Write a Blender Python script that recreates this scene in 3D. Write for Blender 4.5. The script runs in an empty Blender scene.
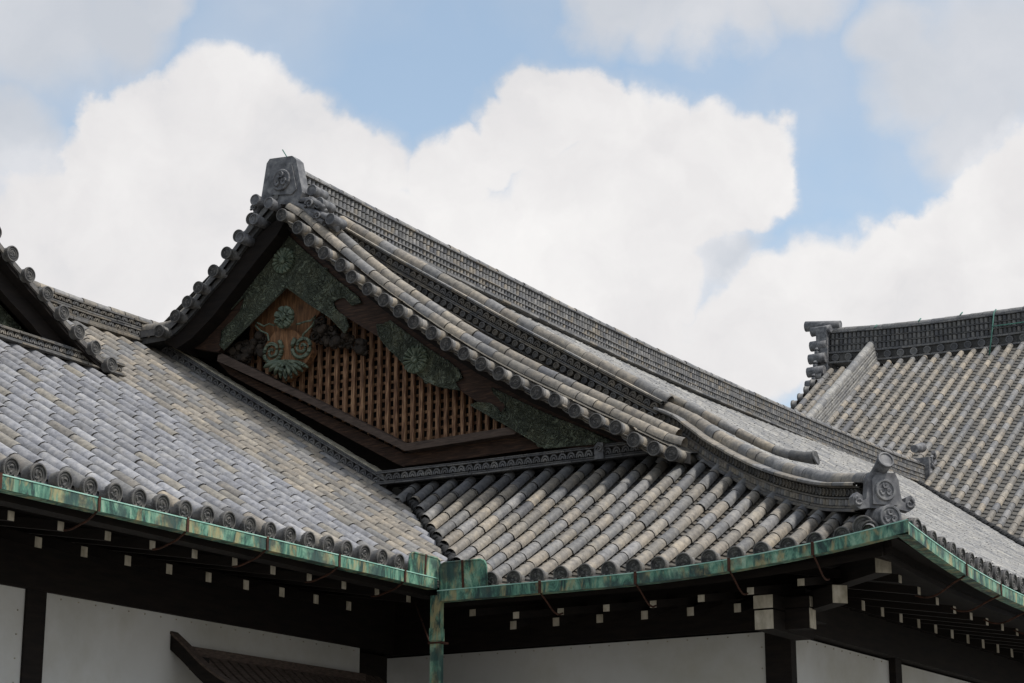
import bpy, math, random
import numpy as np
from math import radians as R, sin, cos, pi, sqrt, atan2
from mathutils import Vector as V, Matrix
random.seed(7)
sc = bpy.context.scene
col = sc.collection

# ------------------------------------------------------------------ camera
FPX, PITCH, AZ = 2060.0, R(15.2), R(30.9)
cam = bpy.data.objects.new('camera', bpy.data.cameras.new('camera'))
col.objects.link(cam)
cam.location = (0, 0, 1.6)
cam.rotation_euler = (pi/2 + PITCH, 0, AZ)
cam.data.sensor_width = 36
cam.data.lens = FPX/1024*36
cam.data.clip_end = 3000
sc.camera = cam

# ------------------------------------------------------------------ light
SUN_EL, SUN_AZ = 56.0, 82.0          # azimuth measured clockwise from +Y
world = bpy.data.worlds.new('World')
sc.world = world
world.use_nodes = True
sun = bpy.data.objects.new('sun', bpy.data.lights.new('sun', 'SUN'))
col.objects.link(sun)
sun.data.energy = 3.3
sun.data.angle = R(5)
sun.data.color = (1.0, .965, .915)
sd = V((sin(R(SUN_AZ))*cos(R(SUN_EL)), cos(R(SUN_AZ))*cos(R(SUN_EL)), sin(R(SUN_EL))))
sun.rotation_euler = (-sd).to_track_quat('-Z', 'Y').to_euler()
sc.view_settings.view_transform = 'Standard'
sc.view_settings.look = 'None'
sc.view_settings.exposure = 0.0
sc.view_settings.gamma = 1.0

HD = V((-sin(AZ), cos(AZ), 0)); RT = V((cos(AZ), sin(AZ), 0))
FW = HD*cos(PITCH) + V((0, 0, sin(PITCH))); UP = -HD*sin(PITCH) + V((0, 0, cos(PITCH)))
CAM = V((0, 0, 1.6))
def sight(px, py): return FW + RT*((px-512)/FPX) - UP*((py-341.5)/FPX)
def on_y(px, py, y):
    """surveyed point on the real upright plane y = const; returns (x, z)"""
    d = sight(px, py); p = CAM + d*((y-CAM.y)/d.y); return (p.x, p.z)
def on_x(px, py, x):
    d = sight(px, py); p = CAM + d*((x-CAM.x)/d.x); return (p.y, p.z)

def build_world():
    nt = world.node_tree; N = nt.nodes; L = nt.links; N.clear()
    def n(t, **k):
        o = N.new(t)
        for a, b in k.items(): setattr(o, a, b)
        return o
    def math_(op, a, b=None, c=None, clamp=False):
        m = n('ShaderNodeMath', operation=op); m.use_clamp = clamp
        for i, v in enumerate((a, b, c)):
            if v is None: continue
            if isinstance(v, (int, float)): m.inputs[i].default_value = v
            else: L.new(v, m.inputs[i])
        return m.outputs[0]
    tc = n('ShaderNodeTexCoord')
    sky = n('ShaderNodeTexSky', sky_type='NISHITA'); sky.sun_disc = False
    sky.sun_elevation = R(SUN_EL); sky.sun_rotation = R(SUN_AZ)
    sky.air_density = 1.0; sky.dust_density = 1.5; sky.ozone_density = 1.5
    nd = n('ShaderNodeTexNoise'); nd.inputs['Scale'].default_value = 20; nd.inputs['Detail'].default_value = 10
    nd.inputs['Roughness'].default_value = .55
    L.new(tc.outputs['Generated'], nd.inputs['Vector'])
    sub = n('ShaderNodeVectorMath', operation='SUBTRACT'); sub.inputs[1].default_value = (.5, .5, .5)
    L.new(nd.outputs['Color'], sub.inputs[0])
    scl = n('ShaderNodeVectorMath', operation='SCALE'); scl.inputs['Scale'].default_value = .05
    L.new(sub.outputs[0], scl.inputs[0])
    add = n('ShaderNodeVectorMath', operation='ADD')
    L.new(tc.outputs['Generated'], add.inputs[0]); L.new(scl.outputs[0], add.inputs[1])
    dense = [(215,112,58),(165,112,44),(125,140,42),(262,118,56),(300,135,50),(340,165,48),(372,195,50),(95,185,50),(200,220,130),(60,275,110),(330,280,110),(20,330,90),
             (548,108,40),(582,112,42),(520,135,42),(620,135,50),(660,140,50),(712,142,48),(752,148,44),(770,178,34),(480,160,40),(448,190,46),(600,230,115),(400,290,100),(500,290,110),
             (735,190,42),(690,200,60),(640,300,80),(1005,200,58),(1045,185,60),(950,225,46),(912,232,38),(880,262,48),(960,300,105),(820,285,58),(778,300,52),(850,330,90),(745,350,60),(700,400,80),(1024,330,90)]
    haze = [(605,10,44),(650,18,44),(700,18,44),(750,8,44),(800,-10,46),(1010,50,105),(930,75,62),(900,25,50),(40,20,100),(120,20,62),(160,-5,40),(10,150,60),(45,190,50),(715,262,50),(690,230,50),(980,120,60)]
    def field(lst, soft, grow=1.0):
        acc = None
        for px, py, r in lst:
            c = sight(px, py).normalized()
            dn = n('ShaderNodeVectorMath', operation='DISTANCE'); dn.inputs[1].default_value = c
            L.new(add.outputs[0], dn.inputs[0])
            r = r*grow
            mr = n('ShaderNodeMapRange'); mr.inputs['From Min'].default_value = r/FPX*(1+soft*.5); mr.inputs['From Max'].default_value = r/FPX*(1-soft*.5)
            mr.interpolation_type = 'SMOOTHSTEP'
            L.new(dn.outputs['Value'], mr.inputs['Value'])
            acc = mr.outputs[0] if acc is None else math_('MAXIMUM', acc, mr.outputs[0])
        return acc
    fd = field(dense, .42); fh = field(haze, 1.1); ff = field(dense, .9, 1.12)
    # the rest of the sky: broken cloud
    nb = n('ShaderNodeTexNoise'); nb.inputs['Scale'].default_value = 3.2; nb.inputs['Detail'].default_value = 9
    L.new(tc.outputs['Generated'], nb.inputs['Vector'])
    cb = n('ShaderNodeMapRange'); cb.inputs['From Min'].default_value = .45; cb.inputs['From Max'].default_value = .56
    L.new(nb.outputs['Fac'], cb.inputs['Value'])
    dc = n('ShaderNodeVectorMath', operation='DISTANCE'); dc.inputs[1].default_value = sight(512, 150).normalized()
    L.new(tc.outputs['Generated'], dc.inputs[0])
    far = n('ShaderNodeMapRange'); far.inputs['From Min'].default_value = .30; far.inputs['From Max'].default_value = .42
    L.new(dc.outputs['Value'], far.inputs['Value'])
    fb = math_('MULTIPLY', cb.outputs[0], far.outputs[0])
    hz = math_('MULTIPLY', fh, .85)
    # wisps
    nw = n('ShaderNodeTexNoise'); nw.inputs['Scale'].default_value = 9; nw.inputs['Detail'].default_value = 7
    L.new(tc.outputs['Generated'], nw.inputs['Vector'])
    wisp = n('ShaderNodeMapRange'); wisp.inputs['From Min'].default_value = .38; wisp.inputs['From Max'].default_value = .75; wisp.inputs['To Min'].default_value = .12; wisp.inputs['To Max'].default_value = .5
    L.new(nw.outputs['Fac'], wisp.inputs['Value'])
    fr_ = math_('MULTIPLY', ff, .5)
    mask = math_('MAXIMUM', math_('MAXIMUM', math_('MAXIMUM', fd, fr_), hz), math_('MAXIMUM', fb, wisp.outputs[0]))
    # cloud tone: white tops, softly grey bodies and haze
    ns = n('ShaderNodeTexNoise'); ns.inputs['Scale'].default_value = 7; ns.inputs['Detail'].default_value = 6; ns.inputs['Roughness'].default_value = .5
    L.new(add.outputs[0], ns.inputs['Vector'])
    t1 = n('ShaderNodeMapRange'); t1.inputs['From Min'].default_value = .35; t1.inputs['From Max'].default_value = .62
    L.new(ns.outputs['Fac'], t1.inputs['Value'])
    ns2 = n('ShaderNodeTexNoise'); ns2.inputs['Scale'].default_value = 26; ns2.inputs['Detail'].default_value = 7; ns2.inputs['Roughness'].default_value = .55
    L.new(add.outputs[0], ns2.inputs['Vector'])
    t2 = n('ShaderNodeMapRange'); t2.inputs['From Min'].default_value = .35; t2.inputs['From Max'].default_value = .65
    L.new(ns2.outputs['Fac'], t2.inputs['Value'])
    tone = math_('MULTIPLY', math_('MULTIPLY_ADD', fd, .36, .64), math_('MULTIPLY', math_('MULTIPLY_ADD', t1.outputs[0], .36, .64), math_('MULTIPLY_ADD', t2.outputs[0], .16, .84)))
    cr = n('ShaderNodeValToRGB')
    cr.color_ramp.elements[0].position = .38; cr.color_ramp.elements[0].color = (.64, .655, .69, 1)
    em_ = cr.color_ramp.elements.new(.70); em_.color = (.84, .825, .83, 1)
    cr.color_ramp.elements[2].position = 1.0; cr.color_ramp.elements[2].color = (.98, .965, .955, 1)
    L.new(tone, cr.inputs[0])
    b1 = n('ShaderNodeBackground'); b1.inputs['Strength'].default_value = .15
    hs = n('ShaderNodeHueSaturation'); hs.inputs['Saturation'].default_value = .84; hs.inputs['Value'].default_value = 1.32; hs.inputs['Hue'].default_value = .487
    L.new(sky.outputs[0], hs.inputs['Color']); L.new(hs.outputs[0], b1.inputs[0])
    b2 = n('ShaderNodeBackground'); b2.inputs['Strength'].default_value = .96
    L.new(cr.outputs[0], b2.inputs[0])
    mx = n('ShaderNodeMixShader'); L.new(mask, mx.inputs[0]); L.new(b1.outputs[0], mx.inputs[1]); L.new(b2.outputs[0], mx.inputs[2])
    out = n('ShaderNodeOutputWorld'); L.new(mx.outputs[0], out.inputs[0])
build_world()

# ------------------------------------------------------------------ materials
def newmat(name):
    m = bpy.data.materials.new(name); m.use_nodes = True
    nt = m.node_tree; b = nt.nodes['Principled BSDF']; return m, nt, b
def N_(nt, t, **k):
    o = nt.nodes.new(t)
    for a, b in k.items(): setattr(o, a, b)
    return o
def ramp(nt, src, stops, mode='LINEAR'):
    r = N_(nt, 'ShaderNodeValToRGB'); e = r.color_ramp.elements; r.color_ramp.interpolation = mode
    while len(e) < len(stops): e.new(.5)
    for el, (p, c) in zip(e, stops): el.position = p; el.color = (*c, 1)
    nt.links.new(src, r.inputs[0]); return r.outputs[0]
def noise(nt, scale, detail=5, rough=.55, vec=None, stretch=None, dist=0):
    tc = N_(nt, 'ShaderNodeTexCoord'); mp = N_(nt, 'ShaderNodeMapping')
    nt.links.new(vec or tc.outputs['Object'], mp.inputs[0])
    if stretch: mp.inputs['Scale'].default_value = stretch
    t = N_(nt, 'ShaderNodeTexNoise'); t.inputs['Scale'].default_value = scale; t.inputs['Detail'].default_value = detail
    t.inputs['Roughness'].default_value = rough; t.inputs['Distortion'].default_value = dist
    nt.links.new(mp.outputs[0], t.inputs['Vector']); return t.outputs['Fac']
def mix(nt, fac, a, b, blend='MIX'):
    m = N_(nt, 'ShaderNodeMix', data_type='RGBA', blend_type=blend)
    if isinstance(fac, (int, float)): m.inputs[0].default_value = fac
    else: nt.links.new(fac, m.inputs[0])
    for i, v in ((6, a), (7, b)):
        if isinstance(v, tuple): m.inputs[i].default_value = (*v, 1)
        else: nt.links.new(v, m.inputs[i])
    return m.outputs[2]
def bump(nt, b, h, strength=.3, dist=.01):
    bp = N_(nt, 'ShaderNodeBump'); bp.inputs['Strength'].default_value = strength; bp.inputs['Distance'].default_value = dist
    nt.links.new(h, bp.inputs['Height']); nt.links.new(bp.outputs[0], b.inputs['Normal'])

def tile_material(name, gain=1.14):
    m, nt, b = newmat(name); L = nt.links
    at = N_(nt, 'ShaderNodeAttribute', attribute_name='tone')
    n1 = noise(nt, 2.3, 6, .6); n2 = noise(nt, 17, 5, .65); n3 = noise(nt, 60, 3, .6)
    n4 = noise(nt, 7, 4, .6)
    c = mix(nt, 1.0, at.outputs['Color'], ramp(nt, n2, [(.28, (.45*gain,)*3), (.5, (.82*gain,)*3), (.75, (1.22*gain, 1.19*gain, 1.12*gain))]), 'MULTIPLY')
    c = mix(nt, 1.0, c, ramp(nt, n4, [(.3, (.78, .79, .82)), (.5, (.95, .95, .95)), (.72, (1.1, 1.07, 1.0))]), 'MULTIPLY')
    c = mix(nt, ramp(nt, n1, [(.50, (0, 0, 0)), (.70, (.55, .55, .55))]), c, (.14, .135, .125))
    c = mix(nt, ramp(nt, n3, [(.62, (0, 0, 0)), (.74, (.4, .4, .4))]), c, (.36, .35, .32))
    L.new(c, b.inputs['Base Color']); b.inputs['Roughness'].default_value = .62
    b.inputs['Specular IOR Level'].default_value = .35
    bump(nt, b, n3, .35, .006); return m
TILE = tile_material('weathered_clay_tile')

def simple(name, stops, scale, detail=5, rough=.8, stretch=None, bs=.3, bd=.005, dist=0, spec=.3, metal=0):
    m, nt, b = newmat(name)
    f = noise(nt, scale, detail, .6, None, stretch, dist)
    nt.links.new(ramp(nt, f, stops), b.inputs['Base Color'])
    b.inputs['Roughness'].default_value = rough; b.inputs['Specular IOR Level'].default_value = spec; b.inputs['Metallic'].default_value = metal
    if bs: bump(nt, b, f, bs, bd)
    return m
DARKWOOD = simple('near_black_old_timber', [(.3, (.005, .0035, .003)), (.7, (.016, .011, .008))], 3, 6, .85, (1, 1, 6))  # near-black timber tone, slightly varied by stretched noise
BROWNX = simple('reddish_cedar_board', [(.3, (.014, .008, .006)), (.55, (.050, .027, .017)), (.75, (.12, .066, .040))], 4, 8, .75, (1.2, 3, 14), .5, .004, .6)
LATT = simple('orange_cedar_bar', [(.3, (.04, .021, .013)), (.48, (.19, .10, .055)), (.62, (.38, .22, .12)), (.75, (.55, .36, .22))], 5, 6, .75, (9, 3, .9), .4, .003, .3)
PEAKW = simple('weathered_brown_board', [(.3, (.06, .03, .016)), (.55, (.22, .11, .05)), (.75, (.40, .22, .11))], 4, 8, .75, (9, 3, 1.2), .5, .004, .5)
SILL = simple('grey_brown_sill_wood', [(.3, (.045, .032, .026)), (.7, (.13, .095, .075))], 4, 8, .8, (1.5, 3, 14), .5, .004, .3)
PAINT = simple('chalk_painted_timber_end', [(.3, (.28, .25, .18)), (.55, (.55, .50, .40)), (.75, (.70, .66, .57))], 9, 6, .85, (1, 1, .5), .2)
RUST = simple('rusty_iron', [(.3, (.025, .012, .008)), (.7, (.09, .035, .02))], 20, 5, .9)
CARVE = simple('dark_carved_wood', [(.3, (.012, .010, .008)), (.7, (.05, .036, .025))], 12, 6, .8)
PALE = simple('pale_plaster_cap', [(.3, (.22, .20, .15)), (.7, (.48, .44, .34))], 9, 6, .9)
BLACKT = simple('mossy_black_valley_tile', [(.3, (.012, .012, .012)), (.7, (.04, .04, .04))], 14, 5, .8)
GREENW = simple('green_insulated_wire', [(.3, (.05, .14, .11)), (.7, (.09, .22, .17))], 8, 2, .6)
ONI = simple('dark_ridge_end_clay', [(.3, (.065, .065, .067)), (.5, (.135, .135, .14)), (.62, (.20, .198, .195)), (.78, (.29, .28, .27))], 9, 6, .6, None, .3, .006)

def plaster():
    m, nt, b = newmat('white_lime_plaster')
    a = noise(nt, .9, 5, .6); c = noise(nt, 1.6, 6, .6, None, (5, 5, .35))
    x = mix(nt, 1.0, ramp(nt, a, [(.3, (.52, .515, .485)), (.7, (.62, .615, .59))]), ramp(nt, noise(nt, .7, 7, .65), [(.35, (.86, .84, .78)), (.55, (1, 1, 1))]), 'MULTIPLY')
    nt.links.new(x, b.inputs['Base Color']); b.inputs['Roughness'].default_value = .9; bump(nt, b, a, .1, .004); return m
PLASTER = plaster()

def copper():
    m, nt, b = newmat('verdigris_copper')
    a = noise(nt, 1.3, 9, .74, None, (4.2, 4.2, 1.3), 1.2)
    c = noise(nt, 2.6, 7, .65, None, (3, 3, 1.0), .6); d = noise(nt, 2.4, 6, .62)
    x = ramp(nt, a, [(.34, (.010, .022, .024)), (.43, (.022, .065, .05)), (.5, (.07, .19, .13)), (.58, (.17, .32, .22)), (.70, (.36, .46, .33))])
    x = mix(nt, ramp(nt, c, [(.50, (0, 0, 0)), (.62, (.75, .75, .75))]), x, (.34, .28, .13))
    x = mix(nt, ramp(nt, d, [(.50, (0, 0, 0)), (.60, (.8, .8, .8))]), x, (.018, .04, .04))
    nt.links.new(x, b.inputs['Base Color']); b.inputs['Roughness'].default_value = .7; bump(nt, b, a, .2, .004); return m
COPPER = copper()
LIP = simple('bright_verdigris_lip', [(.3, (.20, .42, .33)), (.7, (.42, .62, .52))], 5, 3, .7, None, 0)

def relief_copper(name, stops, sc_=5.5):
    m, nt, b = newmat(name)
    f = noise(nt, sc_*1.2, 1, .4, None, None, 1.6)
    wv = N_(nt, 'ShaderNodeMath', operation='PINGPONG'); wv.inputs[1].default_value = .06
    nt.links.new(f, wv.inputs[0])
    g = N_(nt, 'ShaderNodeMath', operation='MULTIPLY'); g.inputs[1].default_value = 16.6; nt.links.new(wv.outputs[0], g.inputs[0])
    n2 = noise(nt, 2.5, 6, .65)
    x = ramp(nt, n2, stops)
    x = mix(nt, ramp(nt, g.outputs[0], [(.35, (0, 0, 0)), (.95, (.6, .6, .6))]), x, (.19, .22, .15))  # raised lines lightened in the colour: painted relief highlight plus verdigris wear
    nt.links.new(x, b.inputs['Base Color']); b.inputs['Roughness'].default_value = .55; b.inputs['Specular IOR Level'].default_value = .5
    bump(nt, b, g.outputs[0], 1.0, .03); return m
RELIEF = relief_copper('embossed_dark_green_copper', [(.3, (.040, .052, .036)), (.5, (.085, .10, .066)), (.72, (.17, .17, .10))])
ROSE = relief_copper('cast_green_copper', [(.3, (.06, .085, .06)), (.55, (.12, .155, .105)), (.75, (.22, .25, .17))], 1.5)

def gravel():
    m, nt, b = newmat('pale_courtyard_gravel')
    f = noise(nt, 30, 6, .7); g = noise(nt, .3, 4, .6)
    x = mix(nt, .5, ramp(nt, f, [(.3, (.10, .095, .085)), (.7, (.24, .23, .21))]), ramp(nt, g, [(.3, (.12, .115, .10)), (.7, (.2, .19, .17))]))
    nt.links.new(x, b.inputs['Base Color']); b.inputs['Roughness'].default_value = .95; bump(nt, b, f, .6, .02); return m
GRAVEL = gravel()

# ------------------------------------------------------------------ mesh tools
class MB:
    def __init__(s): s.v = []; s.f = []; s.m = []; s.c = []; s.s = []
    def quad(s, a, b, c, d, mi=0, col_=(.2, .2, .2), sm=False):
        n = len(s.v); s.v += [a, b, c, d]; s.f.append((n, n+1, n+2, n+3)); s.m.append(mi); s.c.append(col_); s.s.append(sm)
    def face(s, pts, mi=0, col_=(.2, .2, .2), sm=False):
        n = len(s.v); s.v += pts; s.f.append(tuple(range(n, n+len(pts)))); s.m.append(mi); s.c.append(col_); s.s.append(sm)
    def grid(s, rows, mi=0, col_=(.2, .2, .2), sm=True, close=False, flip=False):
        n = len(s.v); w = len(rows[0])
        for r in rows: s.v += list(r)
        for i in range(len(rows)-1):
            for j in range(w if close else w-1):
                k = (j+1) % w
                q = (n+i*w+j, n+i*w+k, n+(i+1)*w+k, n+(i+1)*w+j)
                s.f.append(q[::-1] if flip else q); s.m.append(mi); s.c.append(col_); s.s.append(sm)
    def box(s, fn, a0, a1, b0, b1, c0, c1, mi=0, col_=(.2, .2, .2)):
        p = [fn(a, b, c) for a in (a0, a1) for b in (b0, b1) for c in (c0, c1)]
        n = len(s.v); s.v += p
        for q in ((0, 1, 3, 2), (4, 6, 7, 5), (0, 4, 5, 1), (2, 3, 7, 6), (0, 2, 6, 4), (1, 5, 7, 3)):
            s.f.append(tuple(n+i for i in q)); s.m.append(mi); s.c.append(col_); s.s.append(False)
    def tube(s, pts, rad, n=8, mi=0, col_=(.2, .2, .2), caps=True):
        pts = [V(p) for p in pts]; rows = []
        for i, p in enumerate(pts):
            t = (pts[min(i+1, len(pts)-1)] - pts[max(i-1, 0)]).normalized()
            a = t.cross(V((0, 0, 1)));  a = a.normalized() if a.length > .05 else V((1, 0, 0)); b = t.cross(a).normalized()
            r = rad[i] if isinstance(rad, (list, tuple)) else rad
            rows.append([p + a*(r*cos(2*pi*k/n)) + b*(r*sin(2*pi*k/n)) for k in range(n)])
        s.grid(rows, mi, col_, True, True)
        if caps: s.face(rows[0][::-1], mi, col_); s.face(rows[-1], mi, col_)
    def prism(s, poly, fn, d0, d1, mi=0, col_=(.2, .2, .2), side_mi=None):
        """poly 2-D outline, fn(u, w, depth) -> point"""
        n = len(poly); sm_ = mi if side_mi is None else side_mi
        from mathutils.geometry import tessellate_polygon
        tr = tessellate_polygon([[V((p[0], p[1], 0)) for p in poly]])
        for d in (d0, d1):
            for t in tr: s.face([fn(*poly[i], d) for i in t], mi, col_)
        for i in range(n):
            j = (i+1) % n
            s.quad(fn(*poly[i], d0), fn(*poly[j], d0), fn(*poly[j], d1), fn(*poly[i], d1), sm_, col_)
    def build(s, name, mats, parent=None, fix=True):
        me = bpy.data.meshes.new(name)
        me.from_pydata([tuple(p) for p in s.v], [], s.f)
        if not isinstance(mats, (list, tuple)): mats = [mats]
        for m in mats: me.materials.append(m)
        me.polygons.foreach_set('material_index', s.m)
        me.polygons.foreach_set('use_smooth', s.s)
        at = me.attributes.new('tone', 'FLOAT_COLOR', 'FACE')
        at.data.foreach_set('color', [x for c in s.c for x in (*c, 1.0)])
        me.update()
        if fix:
            import bmesh
            bm = bmesh.new(); bm.from_mesh(me); bmesh.ops.remove_doubles(bm, verts=bm.verts, dist=1e-5)
            bmesh.ops.recalc_face_normals(bm, faces=bm.faces); bm.to_mesh(me); bm.free()
        o = bpy.data.objects.new(name, me); col.objects.link(o)
        if parent: o.parent = parent
        return o
def ident(a, b, c): return V((a, b, c))
def lookup(px, py):
    def f(x):
        return float(np.interp(x, px, py))
    return f
def thing(name, label, cat, loc=(0, 0, 0), group=None):
    o = bpy.data.objects.new(name, None); col.objects.link(o); o.location = (0, 0, 0)
    o['label'] = label; o['category'] = cat
    if group: o['group'] = group
    return o
def copyof(src, parent, mat):
    o = src.copy(); col.objects.link(o); o.parent = parent; o.matrix_local = mat; return o

# tile tones
def jit(c, a=.12):
    k = 1 + random.uniform(-a, a); return tuple(max(.01, x*k) for x in c)
GREYS = [(.20, .196, .19), (.235, .23, .224), (.18, .177, .172), (.255, .248, .24)]
WARMS = [(.27, .24, .20), (.25, .225, .19), (.32, .28, .225), (.225, .205, .175), (.29, .262, .22)]
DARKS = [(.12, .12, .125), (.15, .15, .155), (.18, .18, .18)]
def tone_mixed():
    r = random.random()
    return jit(random.choice(WARMS if r < .6 else GREYS if r < .95 else DARKS))
def tone_new():
    r = random.random()
    return jit(random.choice([(.27, .272, .288), (.30, .302, .316), (.245, .247, .262)]) if r < .88 else random.choice([(.22, .205, .185), (.26, .24, .205)]), .12)
def tone_light():
    r = random.random()
    return jit(random.choice([(.29, .282, .265), (.335, .327, .305), (.25, .246, .236)]) if r < .85 else (.2, .2, .2))

def half_tile_row(mb, fn, s0, s1, L, rad, tone, seg=7, arc=105, wob=.006, join=(.075, .07, .065), first=True):
    """fn(s) -> (point, tangent, side, normal); a run of overlapping round cover tiles from s0 up to s1"""
    s = s0; ph = random.uniform(0, 6); am = random.uniform(0, .010)
    while s < s1-.02:
        e = min(s+L*random.uniform(.97, 1.03), s1)
        lat = random.uniform(-wob, wob) + am*sin(ph+s*1.3); lift = random.uniform(-wob, wob)*.6; c = tone(); k = random.uniform(.985, 1.015)
        rows = []
        for ss, r in ((s, 1.0), (s+.02, 1.02), ((s+e)/2, .99), (e-.012, .965), (e-.010, .93), (e+.004, .93)):
            p, t, a, n = fn(ss)
            rows.append([p + a*(lat + rad*k*r*sin(R(-arc+2*arc*j/seg))) + n*(lift + rad*k*r*cos(R(-arc+2*arc*j/seg))) for j in range(seg+1)])
        mb.grid(rows[:4], 0, c, True); mb.grid(rows[3:], 0, join, True)
        s = e

def surf_frame(S, axis):
    """S(u, d) -> point, returns frame along d at u"""
    def fr(u, d):
        p = S(u, d); t = (S(u, d+.02)-S(u, d-.02)).normalized(); a = axis
        n = a.cross(t); n = n if n.z > 0 else -n
        return p, t, a, n.normalized()
    return fr

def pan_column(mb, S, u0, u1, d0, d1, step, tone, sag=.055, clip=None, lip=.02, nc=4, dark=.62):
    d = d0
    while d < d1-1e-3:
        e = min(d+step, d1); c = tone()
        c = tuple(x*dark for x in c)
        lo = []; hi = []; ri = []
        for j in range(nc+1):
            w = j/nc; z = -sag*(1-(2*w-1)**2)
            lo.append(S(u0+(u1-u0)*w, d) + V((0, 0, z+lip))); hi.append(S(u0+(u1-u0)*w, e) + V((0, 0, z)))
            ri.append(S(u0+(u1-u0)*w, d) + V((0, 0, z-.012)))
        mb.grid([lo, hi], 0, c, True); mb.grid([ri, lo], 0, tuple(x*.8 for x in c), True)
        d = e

def eave_tile_mesh(rad=.097, depth=.10, name='eave_end_tile', mat=None):
    """round end tile, looking along +X of its own axes"""
    mb = MB(); n = 24; c0 = (.105, .10, .095); c1 = (.055, .053, .05)
    prof = [(-depth, rad*.86), (-.012, rad*.88), (-.012, rad), (.012, rad), (.018, rad*.95), (.018, rad*.84), (.006, rad*.78), (.006, rad*.66), (.011, rad*.62), (.011, rad*.56), (.004, rad*.52), (.004, .0001)]
    rows = [[V((x, r*cos(2*pi*k/n), r*sin(2*pi*k/n))) for k in range(n)] for x, r in prof]
    mb.grid(rows[:3], 0, (.22, .215, .205), True, True); mb.grid(rows[2:6], 0, c0, False, True); mb.grid(rows[5:], 0, c1, False, True)
    for k in range(3):      # three commas around a boss
        a0 = 2*pi*k/3
        for j in range(5):
            a = a0+j*.28; rr = rad*(.34-.03*j); q = rad*(.14-.02*j)
            ctr = V((.004, rr*cos(a), rr*sin(a)))
            ring = [ctr+V((0, q*cos(2*pi*i/7), q*sin(2*pi*i/7))) for i in range(7)]
            top = [ctr+V((.010, q*.55*cos(2*pi*i/7), q*.55*sin(2*pi*i/7))) for i in range(7)]
            mb.grid([ring, top], 0, c0, True, True); mb.face(top, 0, c0)
    o = mb.build(name, mat or TILE); return o
_et = eave_tile_mesh(); EAVE_ME = _et.data; bpy.data.objects.remove(_et)
def end_tile(parent, p, direction, name='eave_end_tile', scale=1.0, normal=None):
    o = bpy.data.objects.new(name, EAVE_ME); col.objects.link(o); o.parent = parent
    x = V(direction).normalized(); z = V(normal or (0, 0, 1)); y = z.cross(x).normalized(); z = x.cross(y)
    M = Matrix((x, y, z)).transposed().to_4x4()
    o.matrix_local = Matrix.Translation(p) @ M @ Matrix.Rotation(random.uniform(0, 6), 4, 'X') @ Matrix.Scale(scale*random.uniform(.96, 1.04), 4)
    return o

# ------------------------------------------------------------------ roof surfaces
X0, Y0 = -12.75, 19.58          # left eave line / front eave line (tile ends)
XE = -7.2                       # right hand eave line
YG = 23.3                       # plane of the main gable wall
mprof = lookup([-22.2, -20, -18.6, -17.4, -16, -15, -14, -12.8, -11.1, -9, -8, XE, -6.9],
               [8.0, 9.7, 10.7, 11.25, 10.33, 9.70, 9.06, 8.33, 7.30, 6.14, 5.60, 5.12, 4.9])
def S_left(u, d):               # faces +X, u = y
    return V((X0-d, u, 5.17 + .58*d + .003*d*d))
def lift_front(x): return .20*max(0, (x+10.4)/3.2)**2
def S_front(u, d):              # faces -Y, u = x
    return V((u, Y0+d, 5.03 + .50*d + .022*d*d + lift_front(u)*max(0, 1-d/3.6)))
def S_main(u, d):               # faces +X, u = y
    x = XE-d
    far = min(1, max(0, (u-34)/14)); far = far*far*(3-2*far)*.38*min(1, d/4)
    li = .16*max(0, (23.4-u)/3.8)**2*max(0, 1-d/3.6)
    return V((x, u, mprof(x)+far+li))
FM = .62
def S_far(u, d):                # faces -Y, u = x
    y = 37.6+d
    return V((u, y, 11.55 + FM*(y-48.3) + .0015*(d-10)**2 - .15))

AX, AY = V((1, 0, 0)), V((0, 1, 0))

# ------------------------------------------------------------------ ridge builder
class Run:
    """a poly-line with local frames; fn(s, a, b): s along, a sideways, b upwards"""
    def __init__(s, pts):
        s.p = [V(p) for p in pts]; s.L = [0]
        for i in range(1, len(pts)): s.L.append(s.L[-1] + (s.p[i]-s.p[i-1]).length)
        s.len = s.L[-1]
    def pos(s, t):
        if t <= 0: return s.p[0] + (s.p[1]-s.p[0]).normalized()*t
        for i in range(1, len(s.p)):
            if t <= s.L[i]: return s.p[i-1].lerp(s.p[i], (t-s.L[i-1])/(s.L[i]-s.L[i-1]))
        return s.p[-1] + (s.p[-1]-s.p[-2]).normalized()*(t-s.len)
    def __call__(s, t, a, b):
        d = (s.pos(t+.08)-s.pos(t-.08)).normalized(); side = d.cross(V((0, 0, 1))).normalized(); up = side.cross(d)
        return s.pos(t) + side*a + up*b
def smooth_path(ctrl, n=24):
    """Catmull-Rom through ctrl"""
    c = [V(p) for p in ctrl]; c = [c[0]*2-c[1]] + c + [c[-1]*2-c[-2]]; out = []
    for i in range(1, len(c)-2):
        for k in range(n):
            t = k/n; p0, p1, p2, p3 = c[i-1:i+3]
            out.append(.5*((2*p1) + (p2-p0)*t + (2*p0-5*p1+4*p2-p3)*t*t + (3*p1-p0-3*p2+p3)*t**3))
    out.append(c[-2]); return out

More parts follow.
